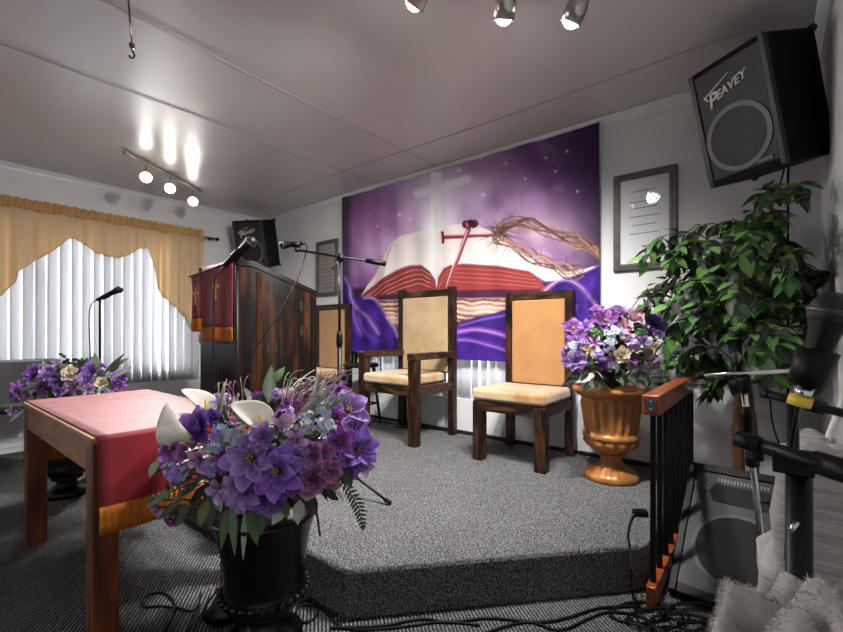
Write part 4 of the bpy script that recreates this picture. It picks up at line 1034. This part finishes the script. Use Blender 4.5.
obj('woofer', MB().lathe([(.0, .001), (.150, .002)], 56, rt, cap=False), M['slot'], t, smooth=True)
obj('horn', MB().prism([(-.10, -.045), (.10, -.045), (.12, 0), (.10, .045), (-.10, .045), (-.12, 0)], 0, .003, Matrix.Translation((0, .004, .49)) @ Matrix.Rotation(R(90), 4, 'X')), M['slot'], t)
m = MB()
for k in range(16): m.box((-.09 + k * .012, -.001, L_ - .085), (-.084 + k * .012, .006, L_ - .065))
obj('vent_slots', m, M['ring'], t)
obj('badge', MB().box((.02, .0, .058), (.10, .005, .072)), M['whitep'], t)

# ------------------------------------------------------------------ stage railing
t = thing('stage_railing', 'short stage railing with orange-brown wood top rail and black balusters', 'railing', (-.372, 1.90, 0))
obj('top_rail', MB().box((-.032, 0, .765), (.032, 1.20, .845)), M['rail'], t, bevel=.006)
obj('bottom_rail', MB().box((-.018, 0, .0), (.018, 1.20, .085)), M['rail'], t, bevel=.005)
for k in range(9):
    y = .05 + k * .135; obj('baluster', MB().box((-.010, y - .010, .084), (.010, y + .010, .766)), M['blackm'], t, bevel=.003)
obj('end_bracket', MB().box((-.02, -.004, .78), (.02, .002, .83)).ball((0, -.003, .79), .006, 5).ball((0, -.003, .82), .006, 5), M['silver'], t)

# ------------------------------------------------------------------ microphones and stands
def mic(name, label, head, tail, s=1, band=None, flat=False):
    """head/tail = world points of grille centre and end of handle"""
    head = Vector(head); tail = Vector(tail); L_ = (tail - head).length; d = (head - tail).normalized()
    t = thing(name, label, 'microphone'); t.matrix_world = Matrix.Translation(tail) @ frame_to(d)
    r = .026 * s
    obj('grille', MB().ball((0, 0, L_), r, 14, (1, 1, 1.05)), M['grill2'], t, smooth=True)
    obj('collar_ring', MB().lathe([(r * 1.02, L_ - .004), (r * 1.06, L_ - .002), (r * 1.06, L_ + .002), (r * 1.02, L_ + .004)], 28), M['corner'], t, smooth=True)
    obj('handle', MB().lathe([(0, 0), (r * .42, 0), (r * .46, .01), (r * .52, L_ * .3), (r * .68, L_ * .72), (r * .9, L_ - .012), (r * .96, L_ - .004), (0, L_ - .004)], 24), M['black'], t, smooth=True)
    return t
def tripod(mb_parent, base, r=.28, h=.12, mat_='blackm', n=3, a0=0):
    b = Vector(base)
    for k in range(n):
        a = a0 + 2 * PI * k / n
        o = obj('leg', MB().tube([b + Vector((.01 * math.cos(a), .01 * math.sin(a), h)), b + Vector((r * math.cos(a), r * math.sin(a), .012))], .007, 8), M[mat_], mb_parent, smooth=True)
        obj('rubber_foot', MB().tube([b + Vector(((r - .03) * math.cos(a), (r - .03) * math.sin(a), .024)), b + Vector(((r + .01) * math.cos(a), (r + .01) * math.sin(a), .012))], .011, 8), M['black'], o, smooth=True)
Z3 = Vector((0, 0, 1))
# left straight stand
d1 = 3.2
b = at(100, 331, d1); base = Vector((b.x, b.y, 0))
t = thing('microphone_stand', 'thin black microphone stand rising behind the left bouquet', 'microphone stand', base)
tz = at(102, 299, d1).z
obj('pole', MB().tube([(0, 0, .02), (0, 0, tz)], [.009, .009], 10), M['blackm'], t, smooth=True)
obj('clutch', MB().tube([(0, 0, .78), (0, 0, .84)], .016, 12), M['black'], t, smooth=True)
obj('round_base', MB().lathe([(0, 0), (.125, 0), (.125, .012), (.04, .025), (.015, .04), (0, .04)], 36), M['blackm'], t, smooth=True)
pa, pb2 = at(93, 302, d1), at(119, 290, d1)
obj('mic_clip', MB().tube([(0, 0, tz - .01), (0, 0, tz + .012)], .011, 8).tube([pa.lerp(pb2, .35) - base, pa.lerp(pb2, .6) - base], .018, 10), M['black'], t, smooth=True)
mic('microphone', 'black handheld microphone on the thin stand by the left window', at(119, 289.5, d1), at(97, 300, d1))
o = obj('microphone_cable', MB().tube(catmull([at(97, 300, d1), at(91, 305, d1), at(89, 320, d1), at(90, 350, d1), at(91, 390, d1), at(92, 440, d1)], 6), .004, 6), M['black'], None, smooth=True)
tag(o, 'black cable hanging from the microphone by the left window', 'cable')
# pulpit microphone with stand
d2 = 2.2
b = at(237, 331, d2); base = Vector((b.x, b.y, ST + .001))
t = thing('microphone_stand', 'straight black microphone stand in front of the pulpit stoles', 'microphone stand', base)
tz = at(237, 258, d2).z - base.z
obj('pole', MB().tube([(0, 0, .02), (0, 0, tz)], .0095, 10), M['blackm'], t, smooth=True)
obj('round_base', MB().lathe([(0, 0), (.11, 0), (.11, .012), (.04, .025), (.015, .04), (0, .04)], 36), M['blackm'], t, smooth=True)
mh, mt_ = at(251, 242, d2 - .05), at(224, 266, d2 + .02)
obj('mic_clip', MB().tube([(0, 0, tz - .01), mt_.lerp(mh, .5) - base], .010, 8).tube([mt_.lerp(mh, .35) - base, mt_.lerp(mh, .65) - base], .021, 12), M['black'], t, smooth=True)
mic('microphone', 'black handheld microphone clipped at the front of the pulpit', mh, mt_, 1.05)
o = obj('microphone_cable', MB().tube(catmull([mt_, at(219, 272, d2), at(215, 280, d2), at(213.5, 310, d2), at(213.5, 350, d2), at(213, 400, d2), at(214, 470, d2)], 6), .0035, 6), M['black'], None, smooth=True)
tag(o, 'black cable hanging from the pulpit microphone over the stoles', 'cable')
# boom stand behind pulpit
d3 = 2.42
b = at(339.5, 331, d3); base = Vector((b.x, b.y, ST + .001))
t = thing('boom_microphone_stand', 'tall black boom stand before the leftmost chair with horizontal arm', 'microphone stand', base)
tz = at(340, 259, d3).z - base.z
lz = at(339, 340, d3).z - base.z
obj('pole', MB().tube([(0, 0, .1), (0, 0, lz)], .0125, 12), M['blackm'], t, smooth=True)
obj('upper_tube', MB().tube([(0, 0, lz), (0, 0, tz)], .008, 12), M['blackm'], t, smooth=True)
obj('clutch', MB().tube([(0, 0, lz - .04), (0, 0, lz - .02), (0, 0, lz + .03), (0, 0, lz + .05)], [.014, .019, .017, .010], 14), M['black'], t, smooth=True)
be, bf = at(297, 250, d3 - .02), at(386, 264, d3 + .02)
obj('boom_arm', MB().tube([be - base, bf - base], .0065, 10), M['blackm'], t, smooth=True)
obj('counterweight', MB().tube([at(366, 260.5, d3 + .01) - base, bf - base], .014, 12), M['black'], t, smooth=True)
obj('boom_clamp', MB().ball(tuple(at(340, 258, d3) - base), .026, 8, (1, .8, 1)).tube([at(340, 258, d3) - base, at(334, 267, d3 - .05) - base], .005, 6).ball(tuple(at(333, 268, d3 - .05) - base), .009, 6), M['black'], t, smooth=True)
tripod(t, (0, 0, 0), .33, .16, a0=math.atan2(1.66 - base.y, -1.521 - base.x))
obj('mic_clip', MB().tube([at(292, 244.5, d3) - base, at(300, 244.5, d3) - base], .017, 10).ball(tuple(be - base), .014, 6), M['black'], t, smooth=True)
mic('microphone', 'small black microphone at the end of the boom arm', at(284, 245, d3), at(304, 243, d3), .9)
o = obj('microphone_cable', MB().tube(catmull([at(304, 243, d3), at(307, 246, d3), at(305, 256, d3), at(297, 280, d3 - .05), at(280, 312, d3 - .1), at(258, 345, d3 - .15), at(243, 375, d3 - .18), at(235, 400, d3 - .2), at(228, 440, d3 - .2)], 6), .0038, 6), M['black'], None, smooth=True)
tag(o, 'black cable slanting down from the boom microphone across the pulpit side', 'cable')
# chrome boom stand at right
p0, p1 = at(744, 392, 1.42), at(770, 612, 1.50)
base = Vector((p1.x, p1.y, 0))
t = thing('boom_microphone_stand', 'chrome boom microphone stand leaning in front of the floor speaker', 'microphone stand', base)
u_ = (p0 - p1)
obj('pole', MB().tube([p1 - base, p0 - base], .0095, 14), M['silver'], t, smooth=True)
obj('clutch', MB().tube([p1.lerp(p0, .94) - base, p1.lerp(p0, .90) - base, p1.lerp(p0, .80) - base], [.012, .018, .013], 14), M['black'], t, smooth=True)
obj('clutch', MB().tube([p1.lerp(p0, .77) - base, p1.lerp(p0, .68) - base], [.014, .021], 14), M['black'], t, smooth=True)
obj('clutch', MB().tube([p1.lerp(p0, .36) - base, p1.lerp(p0, .33) - base], .015, 14), M['black'], t, smooth=True)
obj('boom_arm', MB().tube([at(700, 376, 1.46) - base, at(802, 370, 1.38) - base], .007, 12), M['silver'], t, smooth=True)
obj('boom_tip', MB().tube([at(697, 376.5, 1.46) - base, at(706, 376, 1.46) - base], .010, 12), M['black'], t, smooth=True)
obj('boom_clamp', MB().box((-.03, -.018, -.03), (.012, .018, .012), Matrix.Translation(at(746, 382, 1.42) - base)).ball(tuple(at(736, 386, 1.42) - base), .022, 8), M['black'], t, smooth=True)
tripod(t, (0, 0, 0), .16, .10, a0=3.6)
o = obj('microphone_cable', MB().tube(catmull([at(760, 502, 1.38), at(770, 504, 1.36), at(776, 516, 1.36), at(777, 545, 1.36), at(774, 590, 1.4)], 6), .004, 6), M['black'], None, smooth=True)
tag(o, 'black cable looping off the chrome stand', 'cable')
# foreground stands at right edge
df = .80
g1 = at(793, 420, .86); base = Vector((g1.x, g1.y, 0))
t = thing('boom_microphone_stand', 'black stand holding the large microphone at the right edge', 'microphone stand', base)
obj('pole', MB().tube([(0, 0, .02), (0, 0, at(793, 404, .86).z)], .010, 12), M['blackm'], t, smooth=True)
obj('boom_arm', MB().tube([at(764, 393, .88) - base, at(870, 420, .80) - base], .0085, 12), M['blackm'], t, smooth=True)
obj('counterweight', MB().tube([at(763, 392.5, .88) - base, at(770, 394.5, .88) - base], .0105, 12), M['black'], t, smooth=True)
obj('boom_grip', MB().tube([at(806, 403.6, .85) - base, at(824, 408.2, .84) - base], .0135, 14), M['black'], t, smooth=True)
obj('round_base', MB().lathe([(0, 0), (.11, 0), (.11, .012), (.04, .025), (.015, .04), (0, .04)], 36), M['blackm'], t, smooth=True)
hd, tl = at(832, 312, .66), at(806, 384, .68)
dn = (tl - hd).normalized()
mic('microphone', 'large black microphone with yellow taped plug close at right edge', hd, tl, 1.12)
obj('mic_clip', MB().tube([hd.lerp(tl, .52) - base, hd.lerp(tl, 1.02) - base], [.027, .023], 16).tube([tl - base, at(798, 402, .80) - base], .008, 8), M['black'], t, smooth=True)
pl = thing('cable_plug', 'silver cable plug with yellow tape below the large microphone', 'plug', tl)
obj('plug_body', MB().tube([dn * .004, dn * .022], .0115, 16), M['silver'], pl, smooth=True)
obj('yellow_tape', MB().tube([dn * .020, dn * .036], .0155, 16), M['yellow'], pl, smooth=True)
o = obj('microphone_cable', MB().tube(catmull([tl + dn * .036, at(796, 420, .74), at(791, 450, .78), at(789, 500, .88), at(786, 560, .92)], 6), .0035, 6), M['black'], None, smooth=True)
tag(o, 'black cable running down from the yellow taped plug', 'cable')
g2 = at(799, 470, .74); base = Vector((g2.x, g2.y, 0))
t = thing('boom_microphone_stand', 'thick black boom stand nearest camera at lower right', 'microphone stand', base)
obj('pole', MB().tube([(0, 0, .02), (0, 0, g2.z)], .0185, 16), M['blackm'], t, smooth=True)
obj('boom_arm', MB().tube([at(742, 440, .80) - base, at(880, 482, .62) - base], .0125, 14), M['blackm'], t, smooth=True)
obj('counterweight', MB().tube([at(737, 438.5, .80) - base, at(760, 445.5, .77) - base], .0155, 16), M['black'], t, smooth=True)
obj('boom_grip', MB().tube([at(815, 462, .70) - base, at(880, 482, .62) - base], .0185, 16), M['black'], t, smooth=True)
obj('boom_clamp', MB().tube([at(757, 441, .79) - base, at(755, 460, .79) - base], .013, 12).box((-.03, -.012, -.02), (.025, .012, .02), Matrix.Translation(at(795, 462, .73) - base)), M['black'], t, bevel=.003)
obj('wing_screw', MB().tube([at(790, 531, .70) - base, at(797, 522, .70) - base], .004, 8), M['silver'], t, smooth=True)
obj('round_base', MB().lathe([(0, 0), (.12, 0), (.12, .012), (.04, .03), (.02, .04), (0, .04)], 36), M['blackm'], t, smooth=True)
# speaker cables
def cable(name, label, pts, r=.004, n=7):
    o = obj(name, MB().tube(catmull(pts, n), r, 6), M['black'], None, smooth=True); return tag(o, label, 'cable')
cable('speaker_cable', 'black cable curving from the upper right loudspeaker into the ficus', [at(785, 162, 2.30), at(782, 178, 2.32), at(775, 198, 2.38), at(770, 215, 2.42), at(769, 240, 2.44), at(770, 330, 2.45), at(772, 420, 2.45), (.09, 3.17, .3), (.09, 3.16, .006)], .0045)
q = onY(788, 250, 3.22)
cable('speaker_cable', 'straight black cable running down the wall from upper right loudspeaker', [at(789, 162, 2.34), at(788, 180, 2.44), (q.x, 3.22, 1.75), (q.x, 3.225, 1.2), (q.x, 3.225, .75), (q.x, 3.22, .3), (q.x, 3.215, .006)], .006)
# cables on floor
fz = .006
def fpts(l, z=fz): return [onZ(x, y, z) for x, y in l]
cable('floor_cable', 'black cable loop on carpet between the table legs', fpts([(158, 640), (168, 625), (174, 612), (173, 600), (164, 593), (150, 594), (142, 601), (146, 607), (160, 606), (178, 608), (190, 611), (198, 605), (201, 594)]), .0045)
cable('floor_cable', 'black cable running to bottom edge beside the front urn', fpts([(184, 640), (188, 628), (193, 616), (200, 604)]), .005)
cable('floor_cable', 'black cable coiled between the front urn and stage corner', fpts([(290, 640), (285, 615), (295, 604), (312, 600), (318, 612), (308, 622), (296, 618), (300, 606), (320, 608), (345, 628), (390, 628), (440, 622), (480, 625)]), .0045)
cable('floor_cable', 'black cable lying lengthwise along the stage riser', fpts([(330, 628), (380, 626), (420, 619), (450, 622), (490, 618), (540, 622), (570, 617), (600, 608), (640, 606)]), .0055)
cable('floor_cable', 'black cable wandering along bottom edge in front of the stage', fpts([(470, 640), (500, 628), (530, 622), (560, 630), (590, 618), (610, 612), (640, 616), (660, 630)]), .005)
rn = random.Random(6)
for k, lab in enumerate(['tangled black cable nearest the railing foot', 'tangled black cable in front of the floor speaker', 'looped black cable at the bottom right carpet corner', 'crossing black cable beside the stage corner at right']):
    pts = []; cx_, cy_ = 640 + k * 18, 613 + (k % 3) * 5
    for j in range(14):
        a = j * .95 + k; pts.append((cx_ + (24 + 9 * rn.random()) * math.cos(a), cy_ + (9 + 3 * rn.random()) * math.sin(a)))
    cable('floor_cable', lab, fpts(pts, .006 + k * .007), .0048)
pts = [onZ(640, 512, ST + .02), onZ(632, 518, ST + .008), onZ(628, 535, ST + .006), onZ(630, 548, ST + .006)]
pts += [Vector((onZ(631, 556, ST).x + .01, onZ(631, 556, ST).y - .035, .13)), Vector((onZ(632, 590, 0).x, onZ(632, 590, 0).y, .012)), onZ(636, 612, .008), onZ(642, 640, .008)]
cable('power_cable', 'black power cable dropping over the stage edge beside the railing', pts, .0045)
cable('floor_cable', 'black cable lying along the back wall behind chairs', [(-3.1, 3.05, ST + .006), (-2.9, 3.12, ST + .006), (-2.75, 3.02, ST + .006), (-2.6, 3.12, ST + .006), (-2.3, 3.2, ST + .006), (-1.7, 3.21, ST + .006), (-1.1, 3.215, ST + .006), (-.75, 3.2, ST + .006), (-.45, 3.2, ST + .006)], .007)
p = onZ(643, 516, ST)
o = obj('power_adapter', MB().box((-.045, -.02, 0), (.02, .02, .028)), M['black'], None, bevel=.004); o.location = (p.x - .0, p.y, ST + .001); o.rotation_euler = (0, 0, .5); tag(o, 'small black power adapter on stage carpet beside the railing', 'adapter')

# ------------------------------------------------------------------ track lights
def track(label, a, b, heads, bulbs, spots):
    a = Vector(a); b = Vector(b)
    t = thing('track_light', label, 'light fixture', (a + b) / 2); c0 = (a + b) / 2
    d = (b - a).normalized(); RT = Matrix.Translation((0, 0, 0)) @ Matrix.Rotation(math.atan2(d.y, d.x), 4, 'Z'); l = (b - a).length / 2
    obj('track_bar', MB().box((-l, -.018, -.012), (l, .018, .012), RT), M['nickel'], t, bevel=.003)
    for h, ax in zip(heads, spots):
        h = Vector(h) - c0; ax = Vector(ax).normalized(); Q = Matrix.Translation(h) @ frame_to(-ax)
        q = obj('lamp_head', MB().lathe([(.0, .075), (.02, .075), (.034, .06), (.046, .02), (.048, -.045), (.045, -.045), (.042, .02), (.02, .05), (0, .055)], 32, Q, cap=False), M['nickel'], t, smooth=True)
        obj('stem', MB().tube([h - ax * .06, Vector((h.x - ax.x * .06, h.y - ax.y * .06, 0))], .008, 8), M['nickel'], t, smooth=True)
        obj('bulb', MB().ball(tuple(h + ax * .025), .038, 10), M['bulb'], q, smooth=True)
    return t
def spot(name, loc, d, power, size=R(110), blend=.9, rad=.05, col=(1, .97, .93)):
    l = bpy.data.lights.new(name, 'SPOT'); l.energy = power; l.spot_size = size; l.spot_blend = blend; l.shadow_soft_size = rad; l.color = col
    o = bpy.data.objects.new(name, l); COL.objects.link(o); o.location = loc; o.rotation_euler = Vector(d).to_track_quat('-Z', 'Y').to_euler(); return o
# far left fixture
hl = [at(146, 177, 4.02), at(170, 188, 4.18), at(193, 201, 4.40)]
hz = H - .15
hl = [Vector((-4.36, 1.42, hz)), Vector((-4.53, 1.72, hz)), Vector((-4.76, 2.06, hz))]
hl = [onZ(146, 177, hz), onZ(170, 188, hz), onZ(193, 201, hz)]
toward = [(Vector((0, 0, 1.5)) - h).normalized() + Vector((0, 0, -.15)) for h in hl]
ta = onZ(124, 152, H - .03); tb_ = onZ(200, 191, H - .03)
track('three-lamp ceiling track light with glowing bulbs near the left window', ta, tb_, hl, True, toward)
for i, (h, d) in enumerate(zip(hl, toward)):
    spot('lamp_beam', h + Vector(d).normalized() * .07, d - Vector((0, 0, .5)), 85, R(115), 1, .06)
hz2 = H - .14
hr = [onZ(418, -6, hz2), onZ(505, 8, hz2), onZ(575, 12, hz2)]
axr = [Vector((-.75, .1, -.7)), Vector((-.35, .35, -.85)), Vector((-.55, .15, -.8))]
dd_ = (hr[2] - hr[0]).normalized()
track('three-lamp brushed nickel ceiling track light cropped by the top edge', Vector((hr[0].x, hr[0].y, H - .02)) - dd_ * .15 + Vector((.03, -.06, 0)), Vector((hr[2].x, hr[2].y, H - .02)) + dd_ * .1 + Vector((.03, -.06, 0)), hr, True, axr)
for h, d in zip(hr, axr): spot('lamp_beam', h + d.normalized() * .07, d, 150, R(130), 1, .06)
# hook
hk = onZ(132, 44, H - .01)
t = thing('ceiling_hook', 'small dark hook and wire on the ceiling at upper left', 'hook', hk)
obj('hook', MB().tube([(0, 0, .01), (0, 0, -.03), (.004, .004, -.045), (.012, .008, -.06), (.004, .004, -.075), (-.012, -.006, -.07), (-.014, -.008, -.058)], .0045, 7), M['blackm'], t, smooth=True)
obj('collar', MB().tube([(0, 0, .0), (0, 0, -.02)], .014, 10), M['frame'], t, smooth=True)
q = onZ(128, -4, H - .005) - hk
obj('wire', MB().tube([(0, 0, .002), (q.x, q.y, .004)], .004, 6), M['frame'], t, smooth=True)

# ceiling lamps further down the hall (behind the camera)
for i, (x, y) in enumerate([(-1.3, -2.2), (-3.8, -2.2), (-1.3, -4.0), (-3.8, -4.0)]):
    t = thing('ceiling_light', 'long white ceiling light in the hall behind the viewer, ' + ['near right', 'near left', 'far right', 'far left'][i], 'light fixture', (x, y, H - .05), 0, 'hall ceiling lights')
    obj('housing', MB().box((-.6, -.12, 0), (.6, .12, .045)), M['trim'], t, bevel=.005)
    obj('diffuser', MB().box((-.58, -.10, -.02), (.58, .10, -.0005)), mat('diffuser_glow', (255, 255, 255), emit=(250, 250, 255), est=.8), t)

# ------------------------------------------------------------------ left grey panel / organ
t = thing('organ_console', 'dark grey upright console against the left wall under the window', 'cabinet', (-5.06, .3, 0))
zt_ = .845
obj('body', MB().box((-.20, -.75, .44), (.20, .655, zt_)), M['greyp'], t, bevel=.006)
obj('end_panel', MB().box((-.21, .655, .40), (.215, .675, zt_ + .005)), M['whitep'], t, bevel=.003)
obj('key_shelf', MB().box((.20, -.74, .44), (.36, .60, .475)), M['black'], t, bevel=.004)
for sy in (-.70, .58):
    obj('leg', MB().box((-.15, sy, 0), (-.10, sy + .05, .44)).box((.10, sy, 0), (.15, sy + .05, .44)), M['greyp'], t)

# black round object beside front urn
o = obj('round_weight', MB().lathe([(0, 0), (.062, 0), (.078, .02), (.075, .045), (.055, .075), (.035, .095), (.028, .11), (0, .112)], 36), M['urnb'], None, smooth=True)
p = onZ(224, 617, 0); o.location = (p.x, p.y, .001); tag(o, 'rounded black bell-shaped base on carpet between table leg and front urn', 'base')

# ------------------------------------------------------------------ knit chair, fur throw, white pole
def soft(name, x0, x1, y0, y1, z0, z1, m, parent, r=.09, amp=.008, seed=1):
    b = MB(); rn = random.Random(seed); ph = [rn.uniform(0, 6) for _ in range(6)]
    cx_, cy_, cz_ = (x0 + x1) / 2, (y0 + y1) / 2, (z0 + z1) / 2; hx_, hy_, hz_ = (x1 - x0) / 2, (y1 - y0) / 2, (z1 - z0) / 2
    nu, nv = 44, 30; vs = []; fs = []
    e = .42
    sg = lambda v, p: math.copysign(abs(v) ** p, v)
    for i in range(nv + 1):
        la = -PI / 2 + PI * i / nv
        for j in range(nu):
            lo = 2 * PI * j / nu
            x = sg(math.cos(la), e) * sg(math.cos(lo), e); y = sg(math.cos(la), e) * sg(math.sin(lo), e); z = sg(math.sin(la), e)
            w = 1 + amp / .1 * (math.sin(x * 4 + ph[0] + z * 3) * math.sin(y * 5 + ph[1]) + .5 * math.sin(z * 9 + ph[2] + x * 6))
            vs.append((cx_ + hx_ * x * w, cy_ + hy_ * y * w, cz_ + hz_ * z * (w if z > 0 else 1)))
    for i in range(nv):
        for j in range(nu): fs.append((i * nu + j, i * nu + (j + 1) % nu, (i + 1) * nu + (j + 1) % nu, (i + 1) * nu + j))
    b.add(vs, fs); return obj(name, b, m, parent, smooth=True), b
t = thing('upholstered_chair', 'chair with grey knit cover behind the nearest boom stand at right', 'chair', (.08, 1.45, 0))
soft('backrest', -.075, .12, -.08, .10, .40, .825, M['knit'], t, seed=2)
soft('seat', -.11, .12, .02, .34, .34, .48, M['knit'], t, seed=3)
for sx in (-.07, .07):
    for sy in (-.04, .28): obj('leg', MB().tube([(sx, sy, 0), (sx, sy, .36)], .014, 8), M['blackm'], t, smooth=True)
t = thing('fur_throw', 'fuzzy light grey fur throw heaped in the lower right corner', 'blanket', (0, 0, 0))
def fur_obj(name, args, seed, cnt):
    o, b = soft(name, *args, M['fur'], t, amp=.014, seed=seed)
    fm = MB(); rn = random.Random(seed)
    me = o.data; polys = list(me.polygons); cz_ = Vector(((args[0] + args[1]) / 2, (args[2] + args[3]) / 2, (args[4] + args[5]) / 2))
    area = [p.area for p in polys]; tot = sum(area); w_ = []
    ch = rn.choices(polys, weights=area, k=cnt)
    for p in ch:
        vsx = [me.vertices[i].co for i in p.vertices]; a, b_ = rn.random(), rn.random()
        c = vsx[0].lerp(vsx[1], a).lerp(vsx[-1].lerp(vsx[-2], a), b_)
        n_ = (c - cz_).normalized(); n_ = (p.normal if p.normal.dot(n_) > 0 else -p.normal)
        d = (n_ + Vector((rn.uniform(-.9, .9), rn.uniform(-.9, .9), rn.uniform(-1.0, .4)))).normalized()
        if c.x > .19: continue
        L_ = rn.uniform(.006, .013); s = d.orthogonal().normalized() * .0005
        s.rotate(Matrix.Rotation(rn.uniform(0, 6.28), 3, d))
        fm.add([c - s, c + s, c + d * L_ * .6 + s * .7 + n_ * .001, c + d * L_], [(0, 1, 2), (0, 2, 3)])
    f_ = obj('fur_pile', fm, M['fur'], o); f_['kind'] = 'stuff'
fur_obj('throw_body', (-.075, .10, .78, 1.02, .10, .655), 5, 26000)
fur_obj('throw_fold', (.01, .198, .70, .98, .14, .685), 8, 26000)
o = obj('white_pole', MB().tube([Vector((.150, 1.95, .02)), at(825, 446, 1.56), at(843, 400, 1.60), (.195, 2.22, 1.30)], .011, 12), M['whitep'], None, smooth=True)
o.data.vertices; tag(o, 'thin white pole leaning at the right wall behind knit covered chair', 'pole')

# ------------------------------------------------------------------ light
w = bpy.data.worlds.new('World'); SC.world = w; w.use_nodes = True
bg = w.node_tree.nodes['Background']; bg.inputs[0].default_value = (.86, .92, 1, 1); bg.inputs[1].default_value = 2.2
def area(name, loc, rot, sx, sy, e, col=(1, 1, 1)):
    l = bpy.data.lights.new(name, 'AREA'); l.shape = 'RECTANGLE'; l.size = sx; l.size_y = sy; l.energy = e; l.color = col
    o = bpy.data.objects.new(name, l); COL.objects.link(o); o.location = loc; o.rotation_euler = rot; return o
area('window_daylight', (XL - .5, .85, 1.6), (0, R(-90), 0), 1.9, 3.0, 150, (.95, .97, 1))
area('window_daylight', (XL - .25, -3.1, 1.3), (0, R(-90), 0), 1.6, 3.0, 105, (.97, .98, 1))  # added fill light, shining in through the made-up hall window
area('window_daylight', (-2.4, YB + .45, 1.5), (R(-90), 0, 0), 2.0, 1.8, 60, (.95, .97, 1))

# ------------------------------------------------------------------ camera
cam = bpy.data.cameras.new('camera'); co = bpy.data.objects.new('camera', cam); COL.objects.link(co)
co.location = (0, 0, EYE); co.rotation_euler = (R(90), 0, YAW)
cam.sensor_width = 36; cam.lens = F / 843 * 36; cam.shift_y = (HY - 316) / 843; cam.clip_start = .02
SC.camera = co
SC.view_settings.view_transform = 'Standard'; SC.view_settings.look = 'None'; SC.view_settings.gamma = 1; SC.view_settings.use_curve_mapping = False
SC.view_settings.exposure = 0.65
